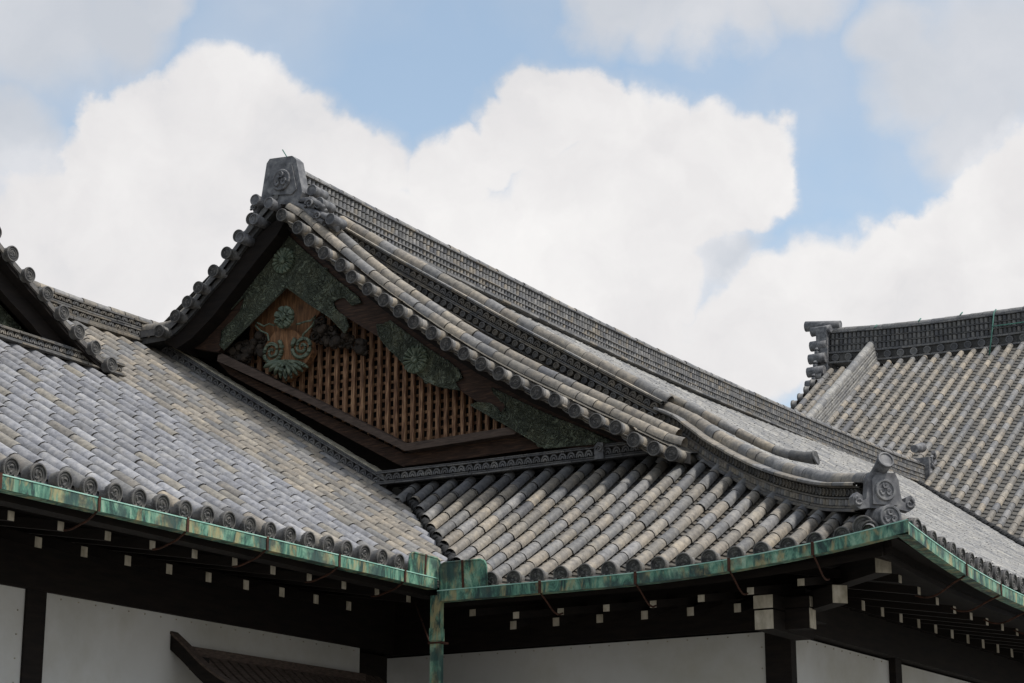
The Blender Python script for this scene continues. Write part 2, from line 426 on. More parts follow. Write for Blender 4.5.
def ridge(name, pts, layers, parent, s0=0, s1=None, top=None, label=None, sides=(-1, 1), tonefn=tone_mixed, base=None):
    run = pts if isinstance(pts, Run) else Run(pts); s1 = run.len if s1 is None else s1; mb = MB(); b = 0
    for L in layers:
        kind, h, w = L[:3]
        if kind == 'slab':          # flat noshi course, small pieces a little out of line
            s = s0
            while s < s1-.01:
                e = min(s+random.uniform(.26, .34), s1); j = random.uniform(-.006, .006); c = tuple(x*(L[3] if len(L) > 3 else .62) for x in tonefn())
                q = .3*h
                for sd in (-1, 1):
                    rows = [[run(t, sd*0, b+h-.002) , run(t, sd*(w+j-.02), b+h-.002), run(t, sd*(w+j), b+h-q), run(t, sd*(w+j), b+.002), run(t, sd*(w-.06), b-.004)] for t in (s, (s+e)/2, e-.004)]
                    mb.grid(rows, 0, c, False)
                s = e
        else:
            core = w-(.05 if kind != 'arch' else .03); sp = L[3]
            nseg = max(2, int((s1-s0)/.3))
            rows = [[run(s0+(s1-s0)*i/nseg, a_, b_) for a_, b_ in ((-core, b-.01), (-core, b+h+.01), (core, b+h+.01), (core, b-.01))] for i in range(nseg+1)]
            mb.grid(rows, 0, (.035, .033, .03), False, True)
            n = int((s1-s0)/sp)
            for i in range(n):
                c0 = s0+(i+.5)*sp; cc = tuple(x*(L[4] if len(L) > 4 else .62) for x in tonefn())
                for sd in sides:
                    if kind == 'disc':
                        r = min(h, sp)*.46; m = 10; bc = b+h/2
                        ring = [[run(c0+rr*cos(2*pi*k/m), sd*aa, bc+rr*sin(2*pi*k/m)) for k in range(m)] for rr, aa in ((r, core-.01), (r, w), (r*.72, w+.004), (r*.66, w-.008))]
                        mb.grid(ring, 0, cc, False, True); mb.face(ring[-1], 0, tuple(x*.7 for x in cc))
                    elif kind == 'arch':   # small upright round tiles
                        r = sp*.40; m = 5
                        rows = [[run(c0-r*cos(pi*k/m), sd*(core+(r*1.0)*sin(pi*k/m)), bb) for k in range(m+1)] for bb in (b+.005, b+h*.9)]
                        mb.grid(rows, 0, cc, True); mb.face(rows[1], 0, cc)
                    elif kind == 'wave':    # half rings
                        for rr in (.46, .25):
                            r1 = sp*rr; r2 = r1-.018; m = 7; off = 0 
                            def ring(r, aa): return [run(c0+r*cos(pi*k/m), sd*aa, b+.01+min(h*.9, r*1.5)*sin(pi*k/m)) for k in range(m+1)]
                            mb.grid([ring(r1, core), ring(r1, w), ring(r2, w), ring(r2, core)], 0, cc, False)
        b += h
    if top:
        rad, L = top[:2]; tw = top[2] if len(top) > 2 else 0
        def fr(s):
            p = run(s, 0, b+rad*.25); t = (run(s+.05, 0, b)-run(s-.05, 0, b)).normalized(); a = t.cross(V((0, 0, 1))).normalized(); return p, t, a, a.cross(t)
        half_tile_row(mb, fr, s0, s1, L, rad, tonefn, 8, 115)
    o = mb.build(name, TILE, parent, fix=False)
    if label: o['label'] = label
    return o, b, run

# ================================================================== the setting
g = MB(); g.quad(V((-900, -300, 0)), V((900, -300, 0)), V((900, 1500, 0)), V((-900, 1500, 0)))
go = g.build('ground', GRAVEL); go['kind'] = 'structure'

main = thing('palace_hall', 'nearest timber hall with large lattice gable and grey tiled roof, left of the right-hand corner', 'building')
left = thing('palace_hall', 'hall at far left with smooth greyish blue roof tiles and a smaller dark gable', 'building')
farh = thing('palace_hall', 'distant tiled hall roof at right, behind the long sloping ridge', 'building')

# ================================================================== LEFT HALL roof
VX0 = X0+.52
XV = lambda y: VX0-(y-Y0)*(3.52/(YG-Y0)) if y > Y0+.05 else X0     # valley line x at given y
def left_dmin(y): return X0-XV(y) if y > Y0+.05 else 0
YLG0, YLG1, XLG = 8.0, 19.3, -17.56      # left gable base run
mb = MB(); fr = surf_frame(S_left, AY); ends = []
SPL = .334; rowsL = [12.79-SPL*k for k in range(1, 25)][::-1] + [12.79+SPL*k for k in range(0, 34)]
for y in rowsL:
    if y > 22.95: continue
    d0 = left_dmin(y); d1 = (-XLG+X0) if y < YLG1-.1 else 7.3
    new = y < 19.4
    def tn(y=y):
        if new: return tone_new()
        return tone_mixed()
    def first(y=y): return tone_new() if random.random() < .4 else tone_mixed()
    half_tile_row(mb, lambda s, y=y: (lambda q: (q[0]+q[3]*.035, q[1], q[2], q[3]))(fr(y, s)), d0+.03, d0+.3, .3, .086, first)
    half_tile_row(mb, lambda s, y=y: (lambda q: (q[0]+q[3]*.035, q[1], q[2], q[3]))(fr(y, s)), d0+.3, d1, .30, .085, tn)
    if d0 == 0 and y < Y0-.2: ends.append(y)
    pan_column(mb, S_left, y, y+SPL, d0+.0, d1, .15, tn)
    if d0 == 0:     # stacked curved lips of the pan tiles at the eave
        for k in range(3):
            rows = [[S_left(y+SPL*w, -.05+.012*k) + V((0, 0, .045-.055*(1-(2*w-1)**2)*1.0-.03*k+dz)) for w in np.linspace(.1, .9, 7)] for dz in (0, -.022)]
            mb.grid(rows, 0, (.2, .19, .17), True)
            mb.grid([[p+V((-.06, 0, 0)) for p in rows[0]], rows[0]], 0, (.2, .19, .17), True)
# bedding below the tiles
for a, b in ((rowsL[0], Y0), (Y0, 19.8), (19.8, YG)):
    ya = [a, b]
    rows = [[S_left(y, (left_dmin(y) if k == 0 else left_dmin(y)+(( -XLG+X0 if y < 19.7 else 7.4)-left_dmin(y))*k/6)) - V((0, 0, .10)) for k in range(7)] for y in ya]
    mb.grid(rows, 0, (.03, .028, .025), False)
lroof = mb.build('roof_slope', TILE, left, fix=False)
lroof['label'] = 'slope of smooth blue-grey tiles turning to older tan tiles towards the valley'
for y in ends:
    end_tile(lroof, S_left(y, 0)+V((.03, 0, .05)), (1, 0, -.12), scale=1.06)
# back slopes of the left hall (seen only from elsewhere)
mb = MB()
mb.grid([[V((-20.1, 4.8, 9.6)), V((-27, 4.8, 6))], [V((-20.1, 23.2, 9.6)), V((-27, 23.2, 6))]], 0, (.2, .2, .2), False)
mb.build('back_roof_slope', TILE, left)

# connecting ridge
NOSHI_SMALL = [('slab', .045, .17), ('slab', .04, .15), ('wave', .075, .14, .15), ('slab', .035, .15), ('slab', .035, .14), ('wave', .07, .13, .15), ('slab', .035, .14)]
ridge('ridge', [V((-20.1, 17.5, 9.62)), V((-20.1, 21.5, 9.62)), V((-20.1, 23.3, 9.66))], [('slab', .05, .2), ('slab', .04, .17)]+NOSHI_SMALL[2:], left, top=(.075, .3))
# left gable: base ridge, verge, boards
ridge('gable_base_ridge', [V((XLG, 6.5, 8.08)), V((XLG, 19.4, 8.08))], [('slab', .03, .2), ('slab', .025, .17), ('wave', .075, .16, .13, .8), ('slab', .025, .18), ('slab', .02, .16)], left)
vp = [on_x(px, py, -17.28) for px, py in ((11, 254), (28, 275), (46, 294), (62, 313), (77.5, 332), (94, 348), (110, 365))]
APL = (13.2, 12.6)
vp = [(vp[0][0]-.30*k*1.0, vp[0][1]+.19*k+.0045*k*k) for k in range(13, 0, -1)] + vp
YA = vp[0][0]-.1; vp = [(2*YA-y, z) for y, z in vp[::-1]] + vp
mb = MB()
vl = lookup([p[0] for p in vp], [p[1] for p in vp])
path = [V((0, y, vl(y))) for y in np.linspace(vp[0][0], vp[-1][0]+.1, 40)]
def band(mb, path, off0, off1, x0, x1, mi=0, col_=(.2, .2, .2)):
    rows = []
    for i, p in enumerate(path):
        q = path[min(i+1, len(path)-1)]-path[max(i-1, 0)]; q.normalize(); nn = V((0, -q.z, q.y)); nn = nn if nn.z > 0 else -nn
        rows.append([V((x, 0, 0)) + V((0, p.y, p.z)) + nn*o for x, o in ((x0, off0), (x1, off0), (x1, off1), (x0, off1))])
    mb.grid(rows, mi, col_, False, True); mb.face(rows[-1], mi, col_); mb.face(rows[0], mi, col_)
band(mb, path, .0, .045, -24, -17.36, 0, (.12, .115, .105)); band(mb, path, -.05, .0, -24, -17.32, 0, (.16, .15, .14))
def fv(s, off=.0):
    i = path[0].y + s*.88; p = V((-17.65+off, i, vl(i)+.12)); t = (V((0, i+.05, vl(i+.05)))-V((0, i-.05, vl(i-.05)))).normalized(); a = AX; return p, t, a, a.cross(t)
half_tile_row(mb, lambda s: fv(s), 0, (path[-1].y-path[0].y)/.88, .3, .085, tone_mixed)
half_tile_row(mb, lambda s: fv(s, -.3), 0, (path[-1].y-path[0].y)/.88, .3, .085, tone_mixed)
verge = mb.build('verge_roof', TILE, left, fix=False)
for y, z in vp:
    end_tile(verge, V((-17.26, y, z+.0)), (1, 0, 0), 'verge_end_tile', 1.0)
ridge('gable_ridge', [V((-17.2, YA, vl(YA)+.08)), V((-20, YA, vl(YA)+.08)), V((-26, YA, vl(YA)+.08))], [('slab', .05, .24), ('slab', .04, .2), ('arch', .12, .17, .1, .8), ('slab', .03, .19), ('arch', .12, .17, .1, .8), ('slab', .03, .19)], left, top=(.085, .3))
mb = MB(); band(mb, path, -.30, -.055, -17.62, -17.5); mb.build('bargeboard', DARKWOOD, left)
mb = MB(); band(mb, path, -.10, -.055, -20.0, -17.35); mb.build('verge_soffit', DARKWOOD, left)
mb = MB()
poly = [(y, vl(y)-.27) for y in np.linspace(2*YA-18.3, 18.3, 48)]
mb.prism(poly, lambda u, w, d: V((d, u, w)), -17.84, -17.76, 0); mb.build('copper_gable_panel', RELIEF, left)
mb = MB()
poly = [(y, vl(y)-.06) for y in np.linspace(2*YA-19.1, 19.1, 48)] + [(19.1, 8.0), (2*YA-19.1, 8.0)]
mb.prism(poly, lambda u, w, d: V((d, u, w)), -18.1, -18.0, 0); mb.build('gable_wall', DARKWOOD, left)

# ================================================================== MAIN HALL roof
SPF = .30; xs_front = [-11.99-SPF*k for k in range(1, 15)][::-1] + [-11.99+SPF*k for k in range(0, 16)]
def front_d0(x): return 0 if x > VX0 else (VX0-x)*((YG-Y0)/3.52)
HIPK = 3.75/3.45
def front_d1(x):    # up to the gable base, or to the hip
    return min(3.45, max(0, (XE-x)/HIPK-.02))
mb = MB(); fr2 = surf_frame(S_front, AX); ends = []
def lift_fr(fr, u, s, k=.035):
    p, t, a, n = fr(u, s); return p+n*k, t, a, n
for x in xs_front:
    d0 = max(0, front_d0(x)); d1 = front_d1(x)
    if d1-d0 < .15: continue
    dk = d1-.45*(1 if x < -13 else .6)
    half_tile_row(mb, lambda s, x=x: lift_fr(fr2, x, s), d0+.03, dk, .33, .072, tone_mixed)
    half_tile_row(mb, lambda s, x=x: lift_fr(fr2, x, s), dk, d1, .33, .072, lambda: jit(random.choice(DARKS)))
    if d0 == 0: ends.append(x)
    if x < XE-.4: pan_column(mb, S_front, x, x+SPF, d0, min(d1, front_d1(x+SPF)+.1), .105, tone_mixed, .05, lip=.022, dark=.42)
    if d0 == 0:
        for k in range(2):
            rows = [[S_front(x+SPF*w, -.04+.012*k) + V((0, 0, .03-.045*(1-(2*w-1)**2)-.03*k+dz)) for w in np.linspace(.1, .9, 7)] for dz in (0, -.022)]
            mb.grid(rows, 0, (.2, .19, .17), True)
            mb.grid([[p+V((0, .06, 0)) for p in rows[0]], rows[0]], 0, (.2, .19, .17), True)
rows = [[S_front(x, d0_+(max(d0_, front_d1(x))-d0_)*k/5)-V((0, 0, .10)) for k in range(6)] for x, d0_ in [(x, max(0, front_d0(x))) for x in np.linspace(-15.9, XE, 30)]]
mb.grid(rows, 0, (.03, .028, .025), False)
froof = mb.build('roof_slope', TILE, main, fix=False); froof['label'] = 'front slope of tan and grey tiles below the lattice gable'
for x in ends: end_tile(froof, S_front(x, 0)+V((0, -.0, .035)), (0, -1, -.12))

# right-hand slope: from the side eave up to the main ridge
SPM = .30; mb = MB(); fr3 = surf_frame(S_main, AY); ends = []
def valley_x(y):        # far valley on this slope
    return -17.3+(48.3-y)*(10.1/11.2)
y = 19.95; VG = 22.62
while y < 48.6:
    d0 = 0 if y < 37.3 else max(0, XE-valley_x(y)); d1 = (y-Y0)*HIPK if y < 23.0 else 10.1
    if y < 22.9: d1 = min(d1, 3.6)
    if d1-d0 > .2:
        half_tile_row(mb, lambda s, y=y: lift_fr(fr3, y, s), d0+.06, d1, .30, .08, tone_light, 6, join=(.19, .185, .18))
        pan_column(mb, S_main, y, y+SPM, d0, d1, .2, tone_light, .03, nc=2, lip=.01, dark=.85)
        if d0 == 0: ends.append(y)
    y += SPM
for ya, yb in ((19.6, 23.0), (23.0, 37.3), (37.3, 48.4)):
    ys = np.linspace(ya, yb, 8)
    rows = [[S_main(y, d0_+(d1_-d0_)*k/14)-V((0, 0, .11)) for k in range(15)] for y, d0_, d1_ in [(y, (0 if y <= 37.3 else XE-valley_x(y)), min(3.6, max(.01, (y-Y0)*HIPK)) if yb <= 23 else 10.2) for y in ys]]
    mb.grid(rows, 0, (.03, .028, .025), False)
mroof = mb.build('roof_slope', TILE, main, fix=False); mroof['label'] = 'pale side slope of tiles between the long main ridge and the right-hand eave'
for y in ends: end_tile(mroof, S_main(y, 0)+V((0.02, 0, .03)), (1, 0, -.12), scale=1.04)
mb = MB()
mb.grid([[V((x, yy, mprof(x)-.02)) for x in np.linspace(-22.2, -17.4, 8)] for yy in (22.7, 47.6)], 0, (.2, .2, .2), False)
mb.build('back_roof_slope', TILE, main)

# valley lines of dark tiles
def valley(name, pts, parent, rad=.06):
    mb = MB(); run = Run(pts); s = 0
    while s < run.len:
        p = run.pos(s); q = run.pos(s+.17); w = random.uniform(-.012, .012)
        mb.tube([p+V((w, w, 0)), p.lerp(q, .5)+V((w, w, .02)), q+V((w, -w, 0))], [rad*1.1, rad, rad*.6], 7)
        s += .15
    return mb.build(name, BLACKT, parent)
valley('valley_tiles', [S_front(VX0-d*(3.52/(YG-Y0)), d)+V((0, 0, .0)) for d in (.2, .7, 1.5, 2.3, 3.4)], main)
valley('valley_tiles', [S_main(yy, XE-valley_x(yy))+V((0, 0, .12)) for yy in (37.6, 40, 43, 46, 48.0)], farh, .09)

# main ridge
MR = [('slab', .05, .29, 1.0), ('slab', .045, .24, .5), ('arch', .08, .17, .10, 1.0), ('slab', .02, .19, 1.15), ('arch', .08, .165, .10, 1.0), ('slab', .02, .19, 1.15), ('arch', .10, .165, .10, 1.0), ('arch', .10, .17, .10, .9), ('slab', .03, .20, 1.0), ('slab', .03, .15)]
rp = smooth_path([V((-17.4, 22.75, 11.36)), V((-17.4, 27, 11.30)), V((-17.4, 34, 11.27)), V((-17.4, 42, 11.42)), V((-17.4, 47, 11.58)), V((-17.4, 49.6, 11.72))], 5)
ridge('main_ridge', rp, MR, main, top=(.085, .3), tonefn=lambda: jit(random.choice(GREYS+GREYS+WARMS[:2]+DARKS), .2))

# verge tubes running down the slope beside the gable, and the descending ridge
def slope_pt(x, y, up=0.0): return S_main(y, XE-x) + V((0, 0, up))
def down_row(mb, y, x0, x1, up, rad=.088, tone=tone_mixed):
    def fr(s):
        x = x0 - s*.84; p = slope_pt(x, y, up); t = (slope_pt(x-.03, y, up)-slope_pt(x+.03, y, up)).normalized(); n = t.cross(AY); n = n if n.z > 0 else -n
        return p, t, AY, n.normalized()
    half_tile_row(mb, fr, 0, (x0-x1)/.84, .3, rad, tone)
RV = [(282,215),(298,227.6),(310,240),(324,253),(341,265),(352,277),(368,289),(384,300),(399,311),(414,322),(432,333),(446.5,344),(464,353.5),(481.5,364),(499,373.5),(516,382),(537,392.5),(555,400),(575,411),(596,421),(616,427.5),(634,440),(654,448.5),(672,453.6)]
RVP = [on_y(px, py, 22.25) for px, py in RV]
_rx = [p[0] for p in RVP]; _rz = [p[1] for p in RVP]
_rl = lookup([-17.6]+_rx+[-10.9], [_rz[0]+.24]+_rz+[_rz[-1]-.09])
def rvf(x): return sum(_rl(x+d) for d in (-.3, -.15, 0, .15, .3))/5
def verge_row(mb, y, x0, x1, up, rad=.088, tone=tone_mixed):
    def fr(s):
        x = x0 - s*.84; t = V((-.1, 0, rvf(x-.05)-rvf(x+.05))).normalized(); n = t.cross(AY); n = n if n.z > 0 else -n
        return V((x, y, rvf(x)+up)), t, AY, n
    half_tile_row(mb, fr, 0, (x0-x1)/.84, .3, rad, tone)
mb = MB()
verge_row(mb, 22.55, -11.0, -17.25, .175); verge_row(mb, 22.80, -11.2, -17.25, .285)
# bedding + side of the verge
vy0 = 22.50
xsv = np.linspace(-10.9, -17.38, 40)
def vedge(x): return slope_pt(x, 22.6)
mb.grid([[V((x, vy0, rvf(x)+.08)), V((x, 23.1, rvf(x)+.2))] for x in xsv], 0, (.16, .15, .13), False)
mb.grid([[V((x, vy0, rvf(x)+.08)), V((x, vy0, rvf(x)-.06))] for x in xsv], 0, (.10, .09, .08), False)
mb.grid([[V((x, vy0, rvf(x)-.062)), V((x, 23.3, rvf(x)-.062))] for x in xsv], 0, (.05, .05, .05), False)
# left verge (other side of the gable)
LV = [on_y(px, py, 22.42) for px, py in ((254, 220), (241, 237), (229, 254), (216, 272), (201, 288.5), (190, 303), (178, 317), (162, 332))]
lz = lookup([p[0] for p in LV][::-1] + [-17.4], [p[1] for p in LV][::-1] + [11.45])
xsl = np.linspace(-19.9, -17.42, 18)
mb.grid([[V((x, vy0, lz(x)+.10)), V((x, 23.6, lz(x)+.10))] for x in xsl], 0, (.12, .115, .11), False)
mb.grid([[V((x, vy0, lz(x)+.10)), V((x, vy0, lz(x)-.0))] for x in xsl], 0, (.14, .135, .13), False)
mb.grid([[V((x, vy0+.05, lz(x)+.0)), V((x, vy0+.05, lz(x)-.09))] for x in xsl], 0, (.10, .10, .10), False)
mb.grid([[V((x, vy0+.05, lz(x)-.09)), V((x, 23.6, lz(x)-.09))] for x in xsl], 0, (.05, .05, .05), False)
def lrow(s, yy):
    x = -19.95 + s*.76; t = V((1, 0, (lz(x+.05)-lz(x-.05))/.1)).normalized(); n = AY.cross(t); n = n if n.z > 0 else -n
    return V((x, yy, lz(x)+.15)), t, AY, n
half_tile_row(mb, lambda s: lrow(s, 22.66), 0, 3.2, .3, .088, tone_mixed); half_tile_row(mb, lambda s: lrow(s, 22.96), 0, 3.2, .3, .088, tone_mixed)
verge = mb.build('verge_roof', TILE, main, fix=False)
vme = MB()
def verge_stub(parent, x, z, dirx):
    end_tile(parent, V((x, 22.25 if x > -17.4 else 22.36, z)), (0, -1, -.05), 'verge_end_tile', 1.0)
for pts_, nm_ in ((RVP, 'right'), (LV, 'left')):
    mb = MB()
    for q_, (x, z) in enumerate(pts_):
        r = .080; c = jit(random.choice(WARMS+[(.36, .34, .31)])) if nm_ == 'right' else jit(random.choice(GREYS))
        y_a, y_b = (22.28, 22.80) if nm_ == 'right' else (22.38, 22.66)
        rows = [[V((x+rr*cos(2*pi*k/14), yy, z+dz+rr*sin(2*pi*k/14))) for k in range(14)] for yy, rr, dz in ((y_a, r, 0), (y_b, r*.97, .02))]
        mb.grid(rows, 0, c, True, True)
        if nm_ == 'right' and q_ < len(pts_)-1:      # curved pan tiles between the round ones
            x2, z2_ = pts_[q_+1]; xm, zm = (x+x2)/2, (z+z2_)/2
            for kk in range(3):
                w = .10; zo = zm+.035-.03*kk; cc = tone_mixed()
                for dz in (0,):
                    rows = [[V((xm-.02+w*cos(pi+pi*j/6), yy, zo+.035*sin(pi+pi*j/6)-(w*cos(pi+pi*j/6))*.45)) for j in range(7)] for yy in (22.32+.03*kk, 22.75)]
                    mb.grid(rows, 0, cc, True); mb.grid([rows[0], [p-V((0, 0, .02)) for p in rows[0]]], 0, tuple(v*.8 for v in cc), True)
    mb.build('verge_cross_tiles', TILE, main, fix=False)
for (x, z) in RVP+LV: verge_stub(verge, x, z, 1)

YK = 23.22
KL = [('slab', .04, .18, .95), ('slab', .035, .16, .9), ('slab', .03, .145, .8), ('disc', .10, .14, .125, .55), ('slab', .025, .15), ('slab', .02, .135), ('wave', .10, .14, .12, .45), ('slab', .025, .15), ('slab', .03, .19, 1.1)]
kp = [slope_pt(x, YK, -.20-.04*(x+17)/5) for x in np.linspace(-17.05, -11.75, 30)]
ridge('descending_ridge', kp, KL, main, top=(.09, .3), tonefn=tone_mixed, label='descending ridge beside the lattice gable with dark discs')
# second tube row just behind it, flaring out at its foot
# hip ridge sweeping out to the corner
hp = smooth_path([V((-11.75, 23.28, 7.46)), V((-11.2, 23.12, 7.17)), V((-10.46, 22.56, 6.70)), V((-9.4, 21.6, 6.12)), V((-8.4, 20.7, 5.70)), V((-7.62, 19.97, 5.48))], 6)
HL = [('slab', .035, .18), ('slab', .025, .16), ('arch', .075, .14, .08, .9), ('slab', .02, .15), ('disc', .095, .14, .09, .5), ('slab', .02, .15), ('slab', .04, .21, 1.0)]
_, hb, hrun = ridge('hip_ridge', hp, HL, main, top=(.085, .27), label='curved corner ridge of stacked dark tiles rising to the descending ridge')

def disc(mb, c, axis, r, h, n=20, col_=(.1, .1, .1), ring=True):
    ax = V(axis).normalized(); a = ax.cross(V((0, 0, 1))).normalized(); b = a.cross(ax)
    prof = [(0, r), (h, r), (h+.012, r*.93), (h+.012, r*.78), (h, r*.72), (h, r*.001)] if ring else [(0, r), (h*.7, r*.95), (h, r*.7), (h*1.05, .001)]
    mb.grid([[c+ax*d+a*(rr*cos(2*pi*k/n))+b*(rr*sin(2*pi*k/n)) for k in range(n)] for d, rr in prof], 0, col_, False, True)
def leafcrest(mb, c, axis, r, h=.014):
    """three heart-shaped leaves inside a ring"""
    ax = V(axis).normalized(); a = ax.cross(V((0, 0, 1))).normalized(); b = a.cross(ax)
    for k in range(3):
        t0 = pi/2 + 2*pi*k/3
        u = a*cos(t0)+b*sin(t0); w = b*cos(t0)-a*sin(t0)
        out = []
        for i in range(14):
            q = 2*pi*i/14; x = .52*r + .48*r*cos(q) + (.16*r if i == 7 else 0) - (.12*r if i == 0 else 0); yv = .50*r*sin(q)*(1+.18*cos(q))
            out.append(c+u*x+w*yv)
        ctr = c+u*(.48*r)
        mb.grid([out, [p.lerp(ctr, .25)+ax*h for p in out], [p.lerp(ctr, .8)+ax*h*.6 for p in out]], 0, (.1, .1, .1), False, True)
def scroll(mb, c, ua, ub, r, turns, rad, ax_off=V((0, 0, 0)), n=26, flip=1, a0=0, grow=.12):
    pts = []; rs = []
    for i in range(n):
        q = i/(n-1); ang = a0 + flip*turns*2*pi*q; rr = r*(grow+(1-grow)*q)
        pts.append(c + ua*(rr*cos(ang)) + ub*(rr*sin(ang)) + ax_off); rs.append(rad*(.55+.45*q))
    mb.tube(pts, rs, 6)

# ridge-end ornament of the hip (faces the corner)
dg = V((.74, -.67, 0)).normalized(); sdv = V((-dg.y*-1, dg.x, 0)); sdv = V((dg.y*-1, dg.x, 0))  # sideways (towards +x+y)
oc = V((-7.42, 19.80, 5.62))
def of(u, w, d): return oc + sdv*(u*.92) + V((0, 0, w*.92)) + dg*d
mb = MB()
poly = [(-.20, -.16), (-.30, -.18), (-.37, -.13), (-.38, -.04), (-.33, .01), (-.27, -.02), (-.26, -.08), (-.22, -.06), (-.20, .05), (-.19, .17), (-.15, .25), (.15, .25), (.19, .17), (.20, .05), (.22, -.06), (.26, -.08), (.27, -.02), (.33, .01), (.38, -.04), (.37, -.13), (.30, -.18), (.20, -.16)]
mb.prism(poly, of, -.07, .03)
mb.prism([(-.15, -.12), (-.15, .16), (-.11, .21), (.11, .21), (.15, .16), (.15, -.12)], of, .03, .055)
disc(mb, of(0, .045, .055), dg, .115, .012)
leafcrest(mb, of(0, .045, .066), dg, .08)
for q in (-1, 1): scroll(mb, of(q*.31, -.09, .03), sdv*q, V((0, 0, 1)), .055, 1.2, .018)
o = mb.build('ridge_end_ornament', ONI, main); o['label'] = 'horned clay ornament with round crest at the roof corner'
mb = MB()
mb.tube([of(0, .17, -.42), of(0, .22, -.2), of(0, .30, -.02), of(0, .375, .10)], [.06, .065, .075, .088], 14)
disc(mb, of(0, .375, .10), (dg.x, dg.y, .35), .092, .008)
mb.build('flared_crest_tile', ONI, main)
mb = MB(); c = V((-7.30, 19.66, 5.36)); mb.tube([c-dg*.35+V((0, 0, .05)), c], [.11, .118], 16); disc(mb, c, dg, .125, .01); leafcrest(mb, c+dg*.012, dg, .085)
mb.build('corner_round_tile', ONI, main)
for p, dd in ((V((-7.56, 19.58, 5.27)), (0, -1, 0)), (V((-7.12, 19.92, 5.25)), (1, 0, 0))): end_tile(main, p, dd, 'corner_end_tile', 1.25)
# flared foot of the descending ridge
mb = MB()
fp = [slope_pt(x, 23.35, u) for x, u in ((-11.6, .30), (-11.3, .31), (-10.9, .30), (-10.5, .28), (-10.15, .28), (-9.85, .33), (-9.6, .42))]
frun = Run(smooth_path(fp, 6))
def ff_(s_):
    p = frun.pos(s_); t = (frun.pos(s_+.04)-frun.pos(s_-.04)).normalized(); a = t.cross(V((0, 0, 1))).normalized(); return p, t, a, a.cross(t)
half_tile_row(mb, ff_, 0, frun.len-.3, .28, .064, tone_mixed, 8, 150)
mb.tube([frun.pos(frun.len-.34), frun.pos(frun.len-.15), frun.pos(frun.len)], [.064, .068, .086], 14, col_=(.10, .10, .10)); disc(mb, fp[-1], (1, 0, .25), .094, .006)
mb.grid([[slope_pt(x, 23.35+a, u) for a, u in ((-.10, 0), (-.10, .17), (.10, .17), (.10, 0))] for x in (-11.7, -11.3, -10.6, -9.95)], 0, (.1, .1, .1), False)
mb.build('flared_foot_tile', TILE, main, fix=False)

# main ridge end ornament above the gable
OY = 22.52
def og(px, py): return on_y(px, py, OY)
def oy(u, w, d): return V((u, OY+d, w))
zp = lambda x, y: og(160+x/3.938, 140+y/3.938)
mb = MB()
mb.prism([zp(*p) for p in ((398, 232), (420, 92), (432, 74), (520, 62), (536, 76), (560, 205), (540, 255), (430, 250))], oy, 0, .18)
mb.prism([zp(*p) for p in ((425, 205), (440, 112), (452, 96), (505, 90), (522, 100), (540, 195), (520, 215), (440, 218))], oy, -.022, 0)
cx, cz = zp(482, 160)
disc(mb, V((cx, OY-.02, cz)), (0, -1, 0), .165, .024); leafcrest(mb, V((cx, OY-.04, cz)), (0, -1, 0), .135, .035)
o = mb.build('ridge_end_ornament', ONI, main); o['label'] = 'plaque shaped clay ornament with leaf crest at the gable peak'
mb = MB()
def fin(pts, n=3):
    P = [zp(*p) for p in pts]
    for k in range(n):
        mb.tube([V((x, OY+.03+.05*k, z-.045*k)) for x, z in P], [.035, .045, .05, .045, .04][:len(P)], 8)
for side_ in (0, 1):
    mb = MB()
    if side_ == 0:
        fin([(402, 235), (385, 262), (372, 290), (352, 300)]); fin([(385, 290), (362, 325), (340, 362), (315, 378)]); fin([(352, 345), (330, 372), (312, 390)])
    else:
        fin([(545, 235), (590, 232), (625, 250), (640, 268)]); fin([(575, 270), (610, 285), (650, 300), (680, 318)]); fin([(495, 240), (560, 262), (600, 300), (640, 325)])
    for a, b, r in (((372, 268, .05),), ((590, 252, .075), (622, 300, .06)))[side_]:
        x, z = zp(a, b); scroll(mb, V((x, OY-.02, z)), V((1, 0, 0)), V((0, 0, 1)), r, 1.6, .02)
        disc(mb, V((x, OY+.04, z)), (0, -1, 0), r*1.15, .02, 16, ring=False)
    mb.build('ridge_end_wave_fins', ONI, main)
for a, b, yy in ((600, 198, 22.62), (376, 236, 22.4), (430, 248, 22.36), (628, 248, 22.55), (672, 312, 22.5), (372, 312, 22.36), (318, 384, 22.36)):
    x, z = on_y(160+a/3.938, 140+b/3.938, yy)
    mb = MB(); c = V((x, yy, z)); mb.tube([c+V((0, .3, 0)), c], [.075, .082], 14); disc(mb, c, (0, -1, 0), .088, .01, 18)
    mb.build('ornament_round_tile', ONI, main)
mb = MB(); x0_, z0_ = zp(498, 66); x1_, z1_ = zp(466, 30); mb.tube([V((x0_, OY+.1, z0_-.06)), V((x1_, OY+.1, z1_))], .008, 6); mb.build('lightning_rod', GREENW, main)
# far end of the main ridge
mb = MB(); c = V((-17.4, 49.2, 11.85))
mb.box(lambda a, b, d: c+V((a, b, d)), -.3, .3, -.2, .1, -.2, .55)
scroll(mb, c+V((.3, 0, .1)), V((0, 1, 0)), V((0, 0, 1)), .28, 1.3, .06); scroll(mb, c+V((.3, .1, .55)), V((0, 1, 0)), V((0, 0, 1)), .2, 1.2, .06)
mb.tube([c+V((0, -.4, .75)), c+V((0, .2, .9))], [.1, .13], 12)
mb.build('ridge_end_ornament', ONI, main)['label'] = 'small scrolled ornament at the far end of the long ridge'

